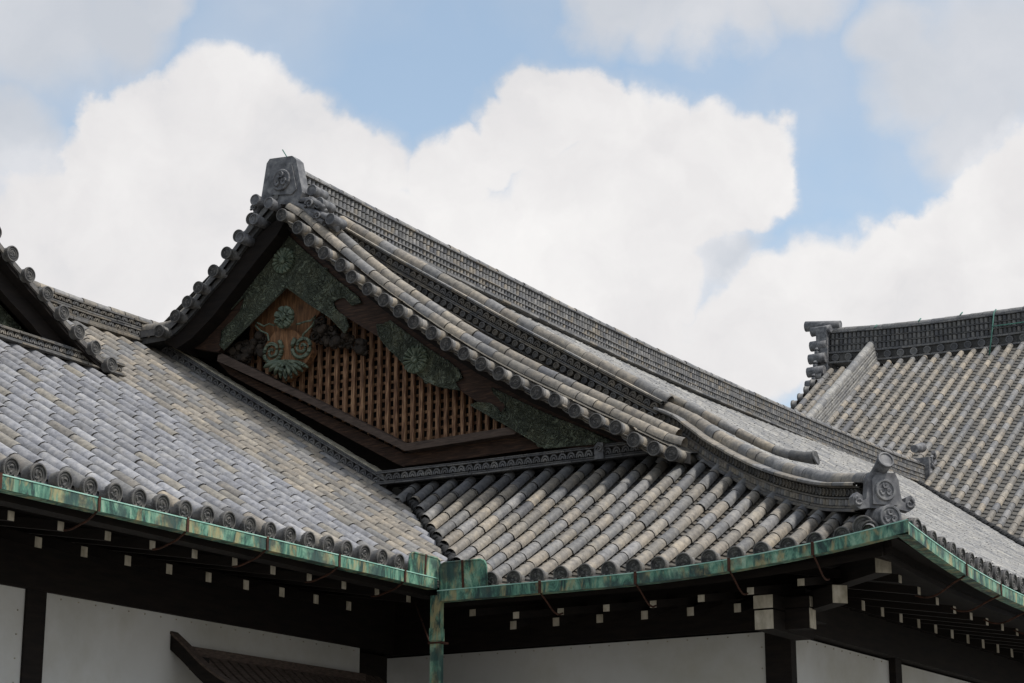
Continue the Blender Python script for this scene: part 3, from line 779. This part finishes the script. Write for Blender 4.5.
# ================================================================== MAIN GABLE
def gy(y): return lambda u, w, d: V((u, y+d, w))
def gp(y, pts): return [on_y(px, py, y) for px, py in pts]
z3 = lambda x, y: (180+x/3.938, 280+y/3.938)
z2 = lambda x, y: (380+x/3.938, 260+y/3.938)
mb = MB()
mb.prism(gp(23.55, [(285, 225), (170, 345), (185, 365), (405, 492), (640, 474), (660, 445)]), gy(23.55), 0, .08)
mb.build('gable_backing_wall', DARKWOOD, main)
# lattice
YL = 23.15
mb = MB()
top = [(205, 352), (287, 286), (330, 306), (400, 350), (470, 392), (540, 444)]
tl = lookup([p[0] for p in top], [p[1] for p in top])
bot = [(205, 350), (404, 450), (545, 430)]
bl = lookup([p[0] for p in bot], [p[1] for p in bot])
px = 252.0; k = 0
while px < 530:
    w = 3.5/2; yt, yb = tl(px), bl(px)
    if yb-yt > 4:
        a = on_y(px-w, yt, YL); b = on_y(px+w, yt, YL); c_ = on_y(px, yb, YL)
        mb.box(ident, a[0], b[0], YL, YL+.05, c_[1]-.02, a[1], 0)
    px += 8.63-.0022*(px-252)
zz = 7.6
for k in range(26):
    z = 7.62+.125*k
    xs = [x for x in np.linspace(-18.6, -13.4, 105)]
    ok = [x for x in xs if z < 10.2-.78*abs(x+17.2) and (x > -15.75 or z > 7.72-(x+15.75)*.53) and z > 7.62]
    if not ok: continue
    mb.box(ident, min(ok), max(ok), YL+.08, YL+.11, z, z+.04, 0)
lat = mb.build('gable_lattice', LATT, main)
# peak board behind the pendant
mb = MB(); mb.prism(gp(23.08, [(287, 284), (248, 318), (256, 330), (264, 345), (272, 360), (286, 368), (301, 357), (309, 338), (313, 322), (322, 309)]), gy(23.08), 0, .06)
mb.build('peak_board', PEAKW, main)

# barge boards, built from surveyed outlines in their own plane
YB = 22.86
outR = [(284, 226), (310, 248), (345, 279), (385, 311), (430, 343), (480, 375), (530, 402), (580, 424), (625, 440)]
inR = [(287, 281), (330, 307), (380, 338), (420, 363), (470, 397), (510, 424), (545, 448)]
outL = [(284, 220), (262, 240), (238, 268), (212, 301), (188, 330), (172, 345)]
inL = [(287, 281), (262, 304), (240, 325), (218, 352)]
mb = MB(); mb.prism(gp(YB, outR + [(640, 446)] + inR[::-1]), gy(YB), 0, .13); mb.build('bargeboard', BROWNX, main)['label'] = 'right-hand bargeboard of dark red timber with green copper plates'
mb = MB(); mb.prism(gp(YB, outL + inL[::-1]), gy(YB+.004), 0, .13); mb.build('bargeboard', BROWNX, main)['label'] = 'left-hand bargeboard of dark red timber with green copper plates'
# soffit strip that shades the boards
mb = MB()
offR = [(284, 214), (310, 238), (345, 268), (385, 301), (430, 334), (480, 366), (530, 394), (580, 417), (640, 444)]
mb.prism(gp(22.7, outR[:-1]+[(640, 449)]+offR[::-1]), gy(22.7), 0, .5)
mb.build('verge_board', DARKWOOD, main)
mb = MB()
offL = [(284, 214), (262, 232), (240, 256), (216, 288), (190, 316), (162, 341)]
mb.prism(gp(22.6, offL[::-1] + [(284, 222), (277, 235), (256, 261), (235, 288), (213, 316), (192, 338), (176, 349)]), gy(22.6), 0, .8)
mb.build('verge_board', DARKWOOD, main)
# copper plates
random.seed(11)
def inpoly(p, P):
    c = False; j = len(P)-1
    for i in range(len(P)):
        if (P[i][1] > p[1]) != (P[j][1] > p[1]) and p[0] < (P[j][0]-P[i][0])*(p[1]-P[i][1])/(P[j][1]-P[i][1])+P[i][0]: c = not c
        j = i
    return c
def emboss(mb, P):
    x0_, x1_ = min(p[0] for p in P), max(p[0] for p in P); y0_, y1_ = min(p[1] for p in P), max(p[1] for p in P)
    for _ in range(int((x1_-x0_)*(y1_-y0_)/26)):
        q = (random.uniform(x0_, x1_), random.uniform(y0_, y1_))
        if not all(inpoly((q[0]+a, q[1]+b), P) for a, b in ((-3, 0), (3, 0), (0, -3), (0, 3))): continue
        if (q[0]-284)**2+(q[1]-261)**2 < 230 or (q[0]-416)**2+(q[1]-360)**2 < 240: continue
        x, z = on_y(*q, YB-.024)
        scroll(mb, V((x, YB-.016, z)), V((1, 0, 0)), V((0, 0, 1)), random.uniform(.05, .08), random.uniform(.8, 1.5), .013, n=12, flip=random.choice((-1, 1)), a0=random.uniform(0, 6))
def plate(name, pts, y=YB-.02, mat=RELIEF, border=True, bw=3.0, par=main):
    mb = MB(); P = gp(y, pts); mb.prism(P, gy(y), 0, .02); emboss(mb, pts)
    if border:
        n = len(P)
        mb.tube([V((p[0], y-.002, p[1])) for p in P]+[V((P[0][0], y-.002, P[0][1]))], .014, 5)
    return mb.build(name, mat, par)
plate('copper_fitting', [(284,232),(300,247),(322,267),(340,283),(358,297),(362,303),(352,305),(345,297),(339,298),(333,302),(338,312),(346,318),(349,326),(345,333),(318,316),(287,293),(287,281)][:14]+[(330,317),(308,303),(287,287)])
plate('copper_fitting', [(284,232),(268,244),(247,268),(222,299),(232,309),(240,300),(246,296),(240,312),(232,322),(222,331),(220,345),(224,350),(255,319),(287,287)])
plate('copper_fitting', [(188,335),(202,316),(212,306),(221,304),(226,314),(218,320),(212,322),(206,330),(200,338)])
plate('copper_fitting', [(377,325),(384,325),(390,321),(402,330),(425,347),(448,362),(459,370),(463,378),(455,382),(460,390),(448,388),(438,386),(425,380),(413,370),(402,362),(395,354),(390,350),(384,343),(379,335)])
plate('copper_fitting', [(471,405),(478,403),(490,404),(497,408),(500,413),(506,412),(505,403),(494,393),(492,388),(520,402),(550,416),(580,428),(615,442),(590,444),(545,448),(510,427)])
def rosette(name, px, py, y, r, mat=ROSE, petals=16, par=main, ctr=.28, dep=.065):
    mb = MB(); x, z = on_y(px, py, y); n = petals*6
    def ring(rr, d, sc0=0.0): return [V((x+rr*(1-sc0*(abs(sin(pi*k/6))<.2))*cos(2*pi*k/n), y-d*(.45+.55*abs(sin(pi*k/6))**.7), z+rr*(1-sc0*(abs(sin(pi*k/6))<.2))*sin(2*pi*k/n))) for k in range(n)]
    mb.grid([ring(r, .0, .10), ring(r*.98, dep*.8, .10), ring(r*.8, dep*1.1, .04), ring(r*.5, dep*.9), ring(r*ctr, dep*.7)], 0, (.1,)*3, False, True)
    disc(mb, V((x, y-dep*.3, z)), (0, -1, 0), r*ctr, dep*.9, 16, ring=False)
    return mb.build(name, mat, par)
rosette('copper_rosette', 284.5, 261, YB-.02, .195)['label'] = 'large petalled copper rosette at the peak'
rosette('copper_rosette', 416.5, 360, YB-.02, .20)['label'] = 'petalled copper rosette halfway down the right bargeboard'
# hanging pendant under the peak
YP = 22.9
pend = []
mb = MB()
body = [z3(*p) for p in ((372,205),(350,235),(332,262),(328,300),(345,330),(370,352),(395,372),(418,398),(442,378),(470,352),(500,322),(520,285),(515,240),(490,225),(470,220),(455,200),(415,190))]
mb.prism(gp(YP, body), gy(YP), 0, .12)
pb = mb.build('gable_pendant', PEAKW, main); pb['label'] = 'carved hanging gable pendant with twin green spirals'
mb = MB()
for (a, b), fl, a0 in ((z3(362, 282), 1, .2), (z3(482, 262), -1, pi-.2)):
    x, z = on_y(a, b, YP-.02)
    scroll(mb, V((x, YP-.02, z)), V((1, 0, 0)), V((0, 0, 1)), .19, 2.1, .034, n=44, flip=fl, a0=a0, grow=.08)
mb.build('spiral_trim', ROSE, pb)
mb = MB()
for k in range(-4, 5):
    cx_, cz_ = on_y(*z3(418, 316), YP-.02); tx, tz = on_y(*z3(418+k*22, 398-abs(k)*10-(k*k)*.8), YP-.02)
    mb.tube([V((cx_+(tx-cx_)*q+ (k*.012)*sin(pi*q), YP-.02-.03*sin(pi*q), cz_+(tz-cz_)*q)) for q in (0, .25, .5, .75, 1)], [.012, .028, .036, .034, .012], 7)
mb.build('leaf_fan', ROSE, pb)
rosette('pendant_rosette', *z3(414, 148), YP-.06, .17, petals=8, par=pb, ctr=.35, dep=.07)
for ptsz in (((372,180),(352,172),(330,182),(312,172),(300,165),(298,180),(318,200),(345,212),(350,240)), ((458,175),(470,172),(490,165),(515,160),(535,140),(525,175),(505,195),(485,215),(478,240))):
    mb = MB(); mb.tube([V((q[0], YP-.01, q[1])) for q in (on_y(*z3(*p), YP-.01) for p in ptsz)], .014, 6)
    mb.build('pendant_trim', ROSE, pb)
# dark carved foliage either side
def foliage(name, zone, n, seed):
    random.seed(seed); mb = MB()
    x0_, x1_, y0_, y1_ = zone
    for _ in range(n):
        q = (random.uniform(0, 1), random.uniform(0, 1))
        a, b = zone_fn(zone, q)
        x, z = on_y(a, b, 23.0); r = random.uniform(.04, .09)
        scroll(mb, V((x, 23.02+random.uniform(-.04, .04), z)), V((1, 0, 0)), V((0, 0, 1)), r, random.uniform(.9, 1.6), .024, n=12, flip=random.choice((-1, 1)), a0=random.uniform(0, 6))
        if random.random() < .3: disc(mb, V((x, 23.0, z)), (random.uniform(-.3, .3), -1, random.uniform(-.3, .3)), r*.9, .06, 10, ring=False)
    return mb.build(name, CARVE, main)
def zone_fn(zn, q):
    (ax, ay), (bx, by), h0, h1 = zn[0], zn[1], zn[2], zn[3]
    t = q[0]; return ax+(bx-ax)*t, ay+(by-ay)*t + (q[1]-.5)*(h0+(h1-h0)*t)
foliage('carved_foliage', (z3(520, 190), z3(730, 270), 22, 7), 60, 3)['label'] = 'dark carved flowers right of the pendant'
foliage('carved_foliage', (z3(205, 300), z3(330, 250), 10, 26), 46, 4)['label'] = 'dark carved foliage left of the pendant'

# sills following the neighbouring roof slope, then level
def beam(name, pts, y, d0, d1, mat, par=main, label=None):
    mb = MB(); mb.prism(gp(y, pts), gy(y), d0, d1); o = mb.build(name, mat, par)
    if label: o['label'] = label
    return o
beam('gable_sill', [(218,355),(222,353.5),(405,443.5),(405,451),(300,399),(217,361)], 22.88, 0, .3, SILL, label='grey-brown sill under the lattice along the roof slope')
beam('gable_sill', [(405,443.5),(509,427),(520,430),(514,434),(405,451)], 22.882, 0, .3, SILL, label='short level sill under the right part of the lattice')
beam('lower_beam', [(218,362),(404,453),(404,467),(395,463),(230,375)], 23.04, 0, .2, BROWNX)
beam('lower_beam', [(404,453.5),(520,436),(548,447),(470,458),(404,466)], 23.04, 0, .2, BROWNX)
# wave-patterned base ridges
WL = [('slab', .03, .16, .8), ('slab', .025, .145), ('wave', .10, .13, .13, 1.0), ('slab', .025, .15, .8), ('slab', .025, .135)]
lp = [S_left(23.0, d) + V((0, 0, .05)) for d in (7.1, 6.0, 5.0, 4.0, 3.02)]
ridge('gable_base_ridge', lp, WL, main, tonefn=lambda: jit(random.choice(DARKS+GREYS[:1])), label='wave-patterned base ridge running down the neighbouring slope')
mb = MB(); rr = Run([p+V((.0, -.0, .225)) for p in lp])
for i in range(60):
    s = rr.len*i/60; e = rr.len*(i+1)/60-.003; w = random.uniform(-.012, .012)
    mb.box(rr, s, e, -.16+w*0-.0, .10, 0, .022+abs(w))
mb.build('plaster_cap', PALE, main)
bp = [V((-15.85, 23.0, 7.10)), V((-14, 23.0, 7.08)), V((-12.35, 23.0, 7.08))]
ridge('gable_base_ridge', bp, [(l[0], l[1]*1.0, *l[2:]) for l in WL], main, tonefn=lambda: jit(random.choice(DARKS+GREYS[:1])), label='wave-patterned level base ridge above the front slope')
ridge('gable_base_ridge', [V((-12.28, 22.92, 7.06)), V((-11.2, 22.92, 7.06))], WL, main, tonefn=lambda: jit(random.choice(DARKS)), label='short wave-patterned ridge piece under the verge foot')
mb = MB(); c = V((-12.3, 22.76, 7.17)); mb.prism([(-.07, -.11), (-.08, .06), (-.03, .11), (.05, .1), (.06, -.11)], lambda u, w, d: c+V((u, d, w)), -.03, .1)
scroll(mb, c+V((0, -.04, .02)), V((1, 0, 0)), V((0, 0, 1)), .05, 1.5, .014); mb.build('base_ridge_end_ornament', ONI, main)

# ================================================================== walls, posts, eaves
def boxpart(name, x0, x1, y0, y1, z0, z1, mat, par, label=None):
    mb = MB(); mb.box(ident, x0, x1, y0, y1, z0, z1); o = mb.build(name, mat, par)
    if label: o['label'] = label
    return o
WX1, WY2, WX3 = -14.8, 21.8, -9.3
# left hall wall (faces +X)
boxpart('wall', WX1-.25, WX1, 5, 15.20, 0, 4.63, PLASTER, left); boxpart('wall', WX1-.25, WX1, 15.48, 21.05, 0, 4.63, PLASTER, left)
boxpart('post', WX1-.28, WX1+.03, 15.20, 15.48, 0, 4.66, DARKWOOD, left)
boxpart('wall_head_beam', WX1-.3, WX1+.05, 5, 21.9, 4.631, 5.62, DARKWOOD, left)
# main hall walls
boxpart('post', WX1-.32, WX1-.10, 21.052, WY2+.25, 0, 4.6, DARKWOOD, main, 'post in the inner corner of the two walls')
boxpart('wall', WX1-.098, WX3-.36, WY2, WY2+.25, 0, 4.58, PLASTER, main, 'plaster wall facing the viewer below the front eave')
boxpart('post', WX3-.36, WX3-.04, WY2-.03, WY2+.12, 0, 4.6, DARKWOOD, main, 'thick corner post at the right')
boxpart('wall', WX3-.25, WX3-.06, WY2+.122, 24.9, 0, 4.53, PLASTER, main); boxpart('post', WX3-.27, WX3+.03, 24.9, 25.12, 0, 4.56, DARKWOOD, main)
boxpart('wall', WX3-.25, WX3-.06, 25.12, 36, 0, 4.53, PLASTER, main)
boxpart('wall_head_beam', WX1-.1, WX3+.08, WY2-.06, WY2+.3, 4.601, 5.62, DARKWOOD, main); boxpart('wall_head_beam', WX3-.3, WX3+.08, WY2+.302, 36, 4.561, 5.62, DARKWOOD, main)
mb = MB()
for y in np.arange(15.45, 21, .26): mb.box(ident, WX1, WX1+.010, y, y+.014, 4.58, 4.594)
for z in np.arange(3.2, 4.6, .24): mb.box(ident, WX1, WX1+.010, 15.10, 15.114, z, z+.014)
mb.build('nail_heads', PALE, left)
mb = MB()
for x in np.arange(-14.3, WX3-.5, .26): mb.box(ident, x, x+.014, WY2-.010, WY2, 4.54, 4.554)
for z in np.arange(3.2, 4.6, .24): mb.box(ident, WX3-.42, WX3-.406, WY2-.010, WY2, z, z+.014)
for y in np.arange(22.3, 24.8, .26): mb.box(ident, WX3-.06, WX3-.05, y, y+.014, 4.49, 4.504)
mb.build('nail_heads', PALE, main)

def rafter(par, tip, inward, L, w, h, rise, name='rafter'):
    """squared rafter running inwards and up from its chalked end"""
    mb = MB(); t = V(inward).normalized(); s = t.cross(V((0, 0, 1))); tip = V(tip)
    def f(a, b, c): return tip + t*a + s*b + V((0, 0, c + a*rise))
    mb.box(f, .004, L, -w/2, w/2, -h/2, h/2, 0)
    mb.box(f, -.004, .004, -w/2+.004, w/2-.004, -h/2+.004, h/2-.004, 1)
    return mb.build(name, [DARKWOOD, PAINT], par)
for k in range(-12, 11): rafter(left, (-13.2, 13.32+.641*k, 4.93+.004*max(0, k)), (-1, 0, 0), 1.4, .085, .095, .16, 'flying_rafter')
for k in range(-14, 9): rafter(left, (-13.9, 14.41+.640*k, 4.91), (-1, 0, 0), 1.0, .095, .11, .3, 'rafter')
zf = lambda x: 4.75+.14*max(0, (x+10.4)/2.2)**1.6
for k in range(0, 8): x = -12.62+.585*k; rafter(main, (x, 20.2, zf(x)+(.07 if k == 0 else 0)), (0, 1, 0), 1.5, .085, .085, .16, 'flying_rafter')
for k in range(0, 6): rafter(main, (-12.55+.583*k, 21.0, 4.76), (0, 1, 0), 1.0, .09, .105, .3, 'rafter')
for k in range(0, 24):
    y = 20.95+.572*k; rafter(main, (-7.7, y, 4.79+.13*max(0, (22.9-y)/1.9)**1.5), (-1, 0, 0), 1.4, .08, .09, .16, 'flying_rafter')
for k in range(0, 22): rafter(main, (-8.6, 22.16+.602*k, 4.85), (-1, 0, 0), .9, .09, .12, .3, 'rafter')
# eave boards: the dark underside above the rafters
mb = MB()
mb.face([V((-12.95, 4.8, 5.02)), V((-12.95, 20.0, 5.02)), V((-15, 21.9, 5.42)), V((-15, 4.8, 5.42))])
mb.face([V((-12.95, 4.8, 5.06)), V((-12.95, 20.0, 5.06)), V((-15, 21.9, 5.46)), V((-15, 4.8, 5.46))])
mb.box(ident, -13.08, -12.90, 4.8, 19.9, 4.97, 5.12)
mb.build('eave_boarding', DARKWOOD, left)
mb = MB()
xs = np.linspace(-12.9, -7.35, 26)
mb.grid([[V((x, 19.78, 4.92+lift_front(x)*.9)), V((x if x < -9.5 else -9.5+(x+9.5)*.3, 21.9, 5.36))] for x in xs], 0, (.1,)*3, False)
mb.grid([[V((x, 19.80, 4.84+lift_front(x)*.9)), V((x, 19.80, 5.02+lift_front(x)*.9))] for x in xs], 0, (.1,)*3, False)
def lm(y): return .16*max(0, (23.4-y)/3.8)**2
ys = list(np.linspace(19.75, 24, 16))+[30, 36.5]
mb.grid([[V((-7.42, y, 4.90+lm(y))), V((-9.45, max(y, 21.9), 5.36))] for y in ys], 0, (.1,)*3, False)
mb.grid([[V((-7.44, y, 4.84+lm(y))), V((-7.44, y, 5.0+lm(y))), V((-7.3, y, 5.02+lm(y)))] for y in ys], 0, (.1,)*3, False)
mb.build('eave_boarding', DARKWOOD, main)
# added unseen solid boxes that keep daylight out of the roof space
mb = MB(); mb.box(ident, -19.5, -15.11, 5.2, 23.1, 0, 5.9); mb.build('daylight_block', DARKWOOD, left)
mb = MB(); mb.box(ident, -21.5, -9.6, 23.9, 36.5, 0, 6.2); mb.build('daylight_block', DARKWOOD, main)

# corner brackets and hip rafter
def block(name, c, ax, w, h, L, par=main, chamfer=0, label=None):
    ax = V(ax).normalized(); s = ax.cross(V((0, 0, 1))); c = V(c); mb = MB()
    f = lambda a, b, d: c + ax*a + s*b + V((0, 0, d))
    mb.box(f, -L, -.004, -w/2, w/2, -h/2, h/2, 0); mb.box(f, -.004, .004, -w/2+.004, w/2-.004, -h/2+.004, h/2-.004, 1)
    o = mb.build(name, [DARKWOOD, PAINT], par)
    if label: o['label'] = label
    return o
hd = V((.74, -.67, 0))
block('hip_rafter', (-7.69, 20.44, 5.02), hd+V((0, 0, 0)), .19, .2, 2.5, label='upper hip rafter with large chalked end under the roof corner')
block('hip_rafter', (-8.30, 20.72, 4.78), hd, .18, .20, 2.0, label='lower hip rafter end beside the post')
block('bracket_arm', (-9.145, 20.6, 4.745), (0, -1, 0), .235, .15, 1.1); block('bracket_arm', (-9.14, 20.6, 4.55), (0, -1, 0), .225, .215, 1.1)
block('bracket_arm', (-8.73, 21.0, 4.76), (1, 0, 0), .17, .12, .5); block('bracket_arm', (-8.74, 21.0, 4.58), (1, 0, 0), .17, .225, .5)
boxpart('corner_bracket_block', -9.5, -8.9, 21.2, 21.8, 4.62, 4.95, DARKWOOD, main)

# ================================================================== gutters
def gutter(name, pts, par, out, h=.125, w=.13):
    """box gutter: open trough, out = outward direction"""
    mb = MB(); run = [V(p) for p in pts]; o = V(out)
    sec = [(0, 0), (.0, -h), (-w, -h), (-w, 0)]
    mb.grid([[p+o*a+V((0, 0, b)) for a, b in sec] for p in run], 0, (.1,)*3, False)
    mb.grid([[p+o*a+V((0, 0, b)) for a, b in ((-.012, 0), (-.012, -h+.012), (-w+.012, -h+.012), (-w+.012, 0))] for p in run], 0, (.1,)*3, False)
    mb.grid([[p+o*a+V((0, 0, b)) for a, b in ((.006, -.008), (.006, .003), (-.012, .003), (-.012, -.008))] for p in run], 1, (.1,)*3, False, True)
    return mb.build(name, [COPPER, LIP], par)
GXL = X0+.12; GYF = Y0-.12; GXR = XE+.16
yl = list(np.arange(4.7, 19.3, .3))+[GYF+.0]
gutter('gutter', [(GXL, y, 5.125-.0) for y in yl], left, (1, 0, 0))
def gzf(x): return 4.985+.27*max(0, (x+10.6)/3.4)**2
xs = list(np.arange(GXL, GXR, .3))+[GXR]
gutter('gutter', [(x, GYF, gzf(x)) for x in xs], main, (0, -1, 0))
ys = [GYF+.25*k for k in range(0, 20)]+[26, 30, 36]
def gzr(y): return 4.97+.285*max(0, (23.6-y)/4.14)**2
gutter('gutter', [(GXR, y, gzr(y)) for y in ys], main, (1, 0, 0))
# clamps and rusty S hooks
def hook(par, p, out, tip, drop):
    mb = MB(); o = V(out); p = V(p)
    s = o.cross(V((0, 0, 1)))
    mb.box(lambda a, b, c: p+o*a+s*b+V((0, 0, c)), .002, .012, -.016, .016, -.13, .008)
    q = p + V((0, 0, -.13)) - o*.02; t = V(tip)
    m1 = q.lerp(t, .25)+V((0, 0, -.03)); m2 = q.lerp(t, .55)+V((0, 0, -drop)); m3 = q.lerp(t, .8)+V((0, 0, -drop*.8))
    pts = smooth_path([q, m1, m2, m3, t], 5)
    mb.tube(pts, .011, 6); return mb.build('gutter_hook', RUST, par)
for k in range(-7, 5):
    y = 13.83+1.242*k; hook(left, (GXL, y-.0, 5.125), (1, 0, 0), (-13.19, y+.17, 4.90), .03)
for x in (-11.45, -10.27, -9.17, -8.23):
    xr_ = x+.16; hook(main, (xr_+.0, GYF, gzf(xr_)), (0, -1, 0), (x+.03, 20.19, zf(x)-.02), .07)
for k in range(1, 12):
    y = 20.95+.572*(2*k-1)-.35; hook(main, (GXR, y, gzr(y)), (1, 0, 0), (-7.69, y+.2, 4.80), .08)
# downspout at the inner corner, with collar and stay
DX, DY = GXL-.02, GYF+.03
mb = MB(); mb.box(ident, DX-.055, DX+.055, DY-.055, DY+.055, .3, 4.93)
mb.box(ident, DX-.063, DX+.063, DY-.063, DY+.063, 4.42, 4.56)
sp = mb.build('downspout', COPPER, main)
mb = MB(); mb.box(ident, DX-.075, DX+.11, DY-.07, DY+.075, 4.385, 4.405)
mb.tube([V((DX-.09, DY+.02, 4.40)), V((DX-.2, DY+.15, 4.45)), V((DX-.5, DY+.3, 4.93))], .012, 6)
mb.build('pipe_bracket', RUST, sp)
# upright splash plates above the inner corner
def splash(name, fn, L, h, bulge):
    mb = MB(); out = []
    r = .07
    for u, w in ((0, 0), (0, h-r), (r*.3, h-r*.3), (r, h), (L-r, h), (L-r*.3, h-r*.3), (L, h-r), (L, 0)): out.append((u, w))
    mb.prism(out, fn, 0, .012)
    mb.tube([fn(u, w, .006) for u, w in out], .013, 6)
    o = mb.build(name, COPPER, main)
    mb = MB(); mb.box(lambda a, b, c: fn(a, b, c), L*.48, L*.48+.03, 0, h+.012, -.006, .019); mb.build('seam_strap', RUST, o)
    return o
splash('splash_plate', lambda u, w, d: V((GXL-.02+d+.05*w, GYF-.56+u, 5.11+w)), .62, .24, 0)
splash('splash_plate', lambda u, w, d: V((GXL+.03+u, GYF+.02-d-.08*w, 4.98+w)), .62, .31, 0)

# small porch roof against the left wall
mb = MB()
cp = smooth_path([V((-14.8, 17.5, 4.42)), V((-14.62, 17.5, 4.28)), V((-14.3, 17.5, 4.02)), V((-13.9, 17.5, 3.80)), V((-13.3, 17.5, 3.6))], 5)
for y0_, y1_, mi in ((17.46, 17.53, 0),):
    mb.grid([[V((p.x, yy, p.z+dz)) for yy, dz in ((y0_, 0), (y0_, -.17), (y1_, -.17), (y1_, 0))] for p in cp], 0, (.1,)*3, False, True)
    mb.grid([[V((p.x, yy, p.z+dz)) for yy, dz in ((y0_-.012, .03), (y0_-.012, .0), (y1_+.05, .0), (y1_+.05, .03))] for p in cp], 1, (.1,)*3, False, True)
mb.face([V((cp[0].x+.02, 17.446, cp[0].z+.03)), V((cp[0].x+.02, 17.446, cp[0].z-.16)), V((cp[0].x, 17.58, cp[0].z-.16)), V((cp[0].x, 17.58, cp[0].z+.03))], 0)
pr = mb.build('porch_bargeboard', [DARKWOOD, SILL], left)
mb = MB()
cz = lookup([p.x for p in cp], [p.z for p in cp])
y = 17.62
mb.grid([[V((x, yy, cz(x)-.12+.0)) for yy in (17.55, 21.4)] for x in np.linspace(-14.79, -13.3, 12)], 0, (.1,)*3, False)
while y < 21.4:
    mb.grid([[V((x, yy, cz(x)-.12+dz)) for yy, dz in ((y, 0), (y, .02), (y+.12, .02), (y+.12, 0))] for x in np.linspace(-14.79, -13.3, 12)], 1, (.1,)*3, False, True)
    y += .17
mb.box(ident, -14.80+.001, -14.66, 17.56, 21.0, 4.20, 4.30, 1)
mb.build('porch_roof_boards', [DARKWOOD, SILL], left)
block('porch_bracket', (-14.55, 17.56, 4.10), (0, -1, 0), .12, .14, .2, left)

# ================================================================== FAR HALL
mb = MB(); fr4 = surf_frame(S_far, AX)
def far_d0(x):  return max(0, (48.3-37.6) + (-17.3-x)*(11.2/10.1)) if x > -17.3 else max(0, 10.7-(-17.3-x)*.35)
SPR = .375; x = -23.0
while x < -7.4:
    d0 = far_d0(x); d1 = 19.9
    half_tile_row(mb, lambda s, x=x: lift_fr(fr4, x, s, .05), d0, d1, .36, .088, tone_mixed, 5)
    pan_column(mb, S_far, x, x+SPR, d0, d1, .2, lambda: (.22, .21, .19), .05, nc=2, lip=.035)
    x += SPR
mb.grid([[S_far(x, far_d0(x)+(20-far_d0(x))*k/8)-V((0, 0, .12)) for k in range(9)] for x in np.linspace(-23.2, -7.4, 20)], 0, (.03, .03, .03), False)
mb.build('roof_slope', TILE, farh, fix=False)
mb = MB(); mb.grid([[V((x, y, z)) for y, z in ((57.9, 17.3), (78, 5))] for x in (-23.2, -7)], 0, (.2,)*3, False); mb.build('back_roof_slope', TILE, farh)
RIDF = [('slab', .06, .42), ('disc', .26, .36, .42, .7), ('slab', .05, .36), ('slab', .045, .3), ('arch', .17, .26, .14, .6), ('slab', .03, .28), ('arch', .17, .26, .14, .6), ('slab', .03, .28), ('arch', .17, .25, .14, .6), ('slab', .05, .3), ('slab', .04, .26)]
rpf = smooth_path([V((-23.1, 57.9, 17.52)), V((-20, 57.9, 17.36)), V((-14, 57.9, 17.32)), V((-7, 57.9, 17.4))], 6)
fb, _, _ = ridge('main_ridge', rpf, RIDF, farh, top=(.12, .4), tonefn=lambda: jit(random.choice(DARKS+GREYS)))
# descending ridge on the far slope
kf = [S_far(-21.75, d)+V((0, 0, .1)) for d in np.linspace(20.6, 9.5, 12)]
ridge('descending_ridge', kf, [('slab', .08, .25, .6), ('slab', .075, .22, .75), ('slab', .075, .20, .6), ('slab', .075, .18, .75), ('slab', .075, .16, .6)], farh, top=(.13, .4), tonefn=tone_light)
# gable verge of the far hall, facing -X
fv_ = MB()
dd = 19.6; vt = []
while dd > 9:
    p = S_far(-23.25, dd); vt.append(p); dd -= .5
fv_.grid([[S_far(-23.3, d)+V((0, 0, -.05)) , S_far(-23.3, d)+V((0, 0, -.45))] for d in np.linspace(9, 19.9, 10)], 0, (.12,)*3, False)
fvo = fv_.build('verge_roof', TILE, farh, fix=False)
for p in vt: end_tile(fvo, p+V((-.08, 0, 0)), (-1, 0, 0), 'verge_end_tile', 1.6)
mb = MB(); mb.prism([(44, 8), (57.9, 17.1), (71, 8)], lambda u, w, d: V((d, u, w)), -22.9, -22.8); mb.build('gable_wall', DARKWOOD, farh)
mb = MB(); c = V((-23.3, 57.9, 18.2))
mb.box(lambda a, b, d: c+V((a, b, d)), -.15, .2, -.45, .45, -.9, .5)
mb.tube([c+V((.5, 0, .62)), c+V((-.65, 0, .72))], [.13, .17], 12); mb.tube([c+V((.3, -.3, .45)), c+V((-.35, -.3, .42))], [.13, .15], 12)
for k in range(5):
    p = c+V((-.12, -.35-.16*k, -.25-.45*k)); scroll(mb, p, V((0, 1, 0)), V((0, 0, 1)), .3, 1.2, .11); mb.tube([p+V((-.25, 0, .2)), p+V((.3, 0, .2))], .16, 10)
mb.build('ridge_end_ornament', ONI, farh)
mb = MB()
def rz(x): return 18.62
mb.tube([V((-17.95, 57.2, 17.0)), V((-17.9, 57.5, 17.9)), V((-17.85, 57.58, 18.4)), V((-17.85, 57.8, 18.55))], .022, 5)
mb.tube([V((-17.9, 57.45, 17.95)), V((-16, 57.45, 17.93)), V((-10, 57.45, 17.95))], .02, 5)
for x in (-21.6, -20.2, -18.9, -16.9): mb.tube([V((x, 57.62, 18.48)), V((x+.04, 57.75, 18.60))], .022, 5)
mb.build('lightning_wire', GREENW, farh)
mb = MB(); mb.box(ident, -22.6, -7, 59, 76, 0, 6); mb.build('wall', PLASTER, farh)
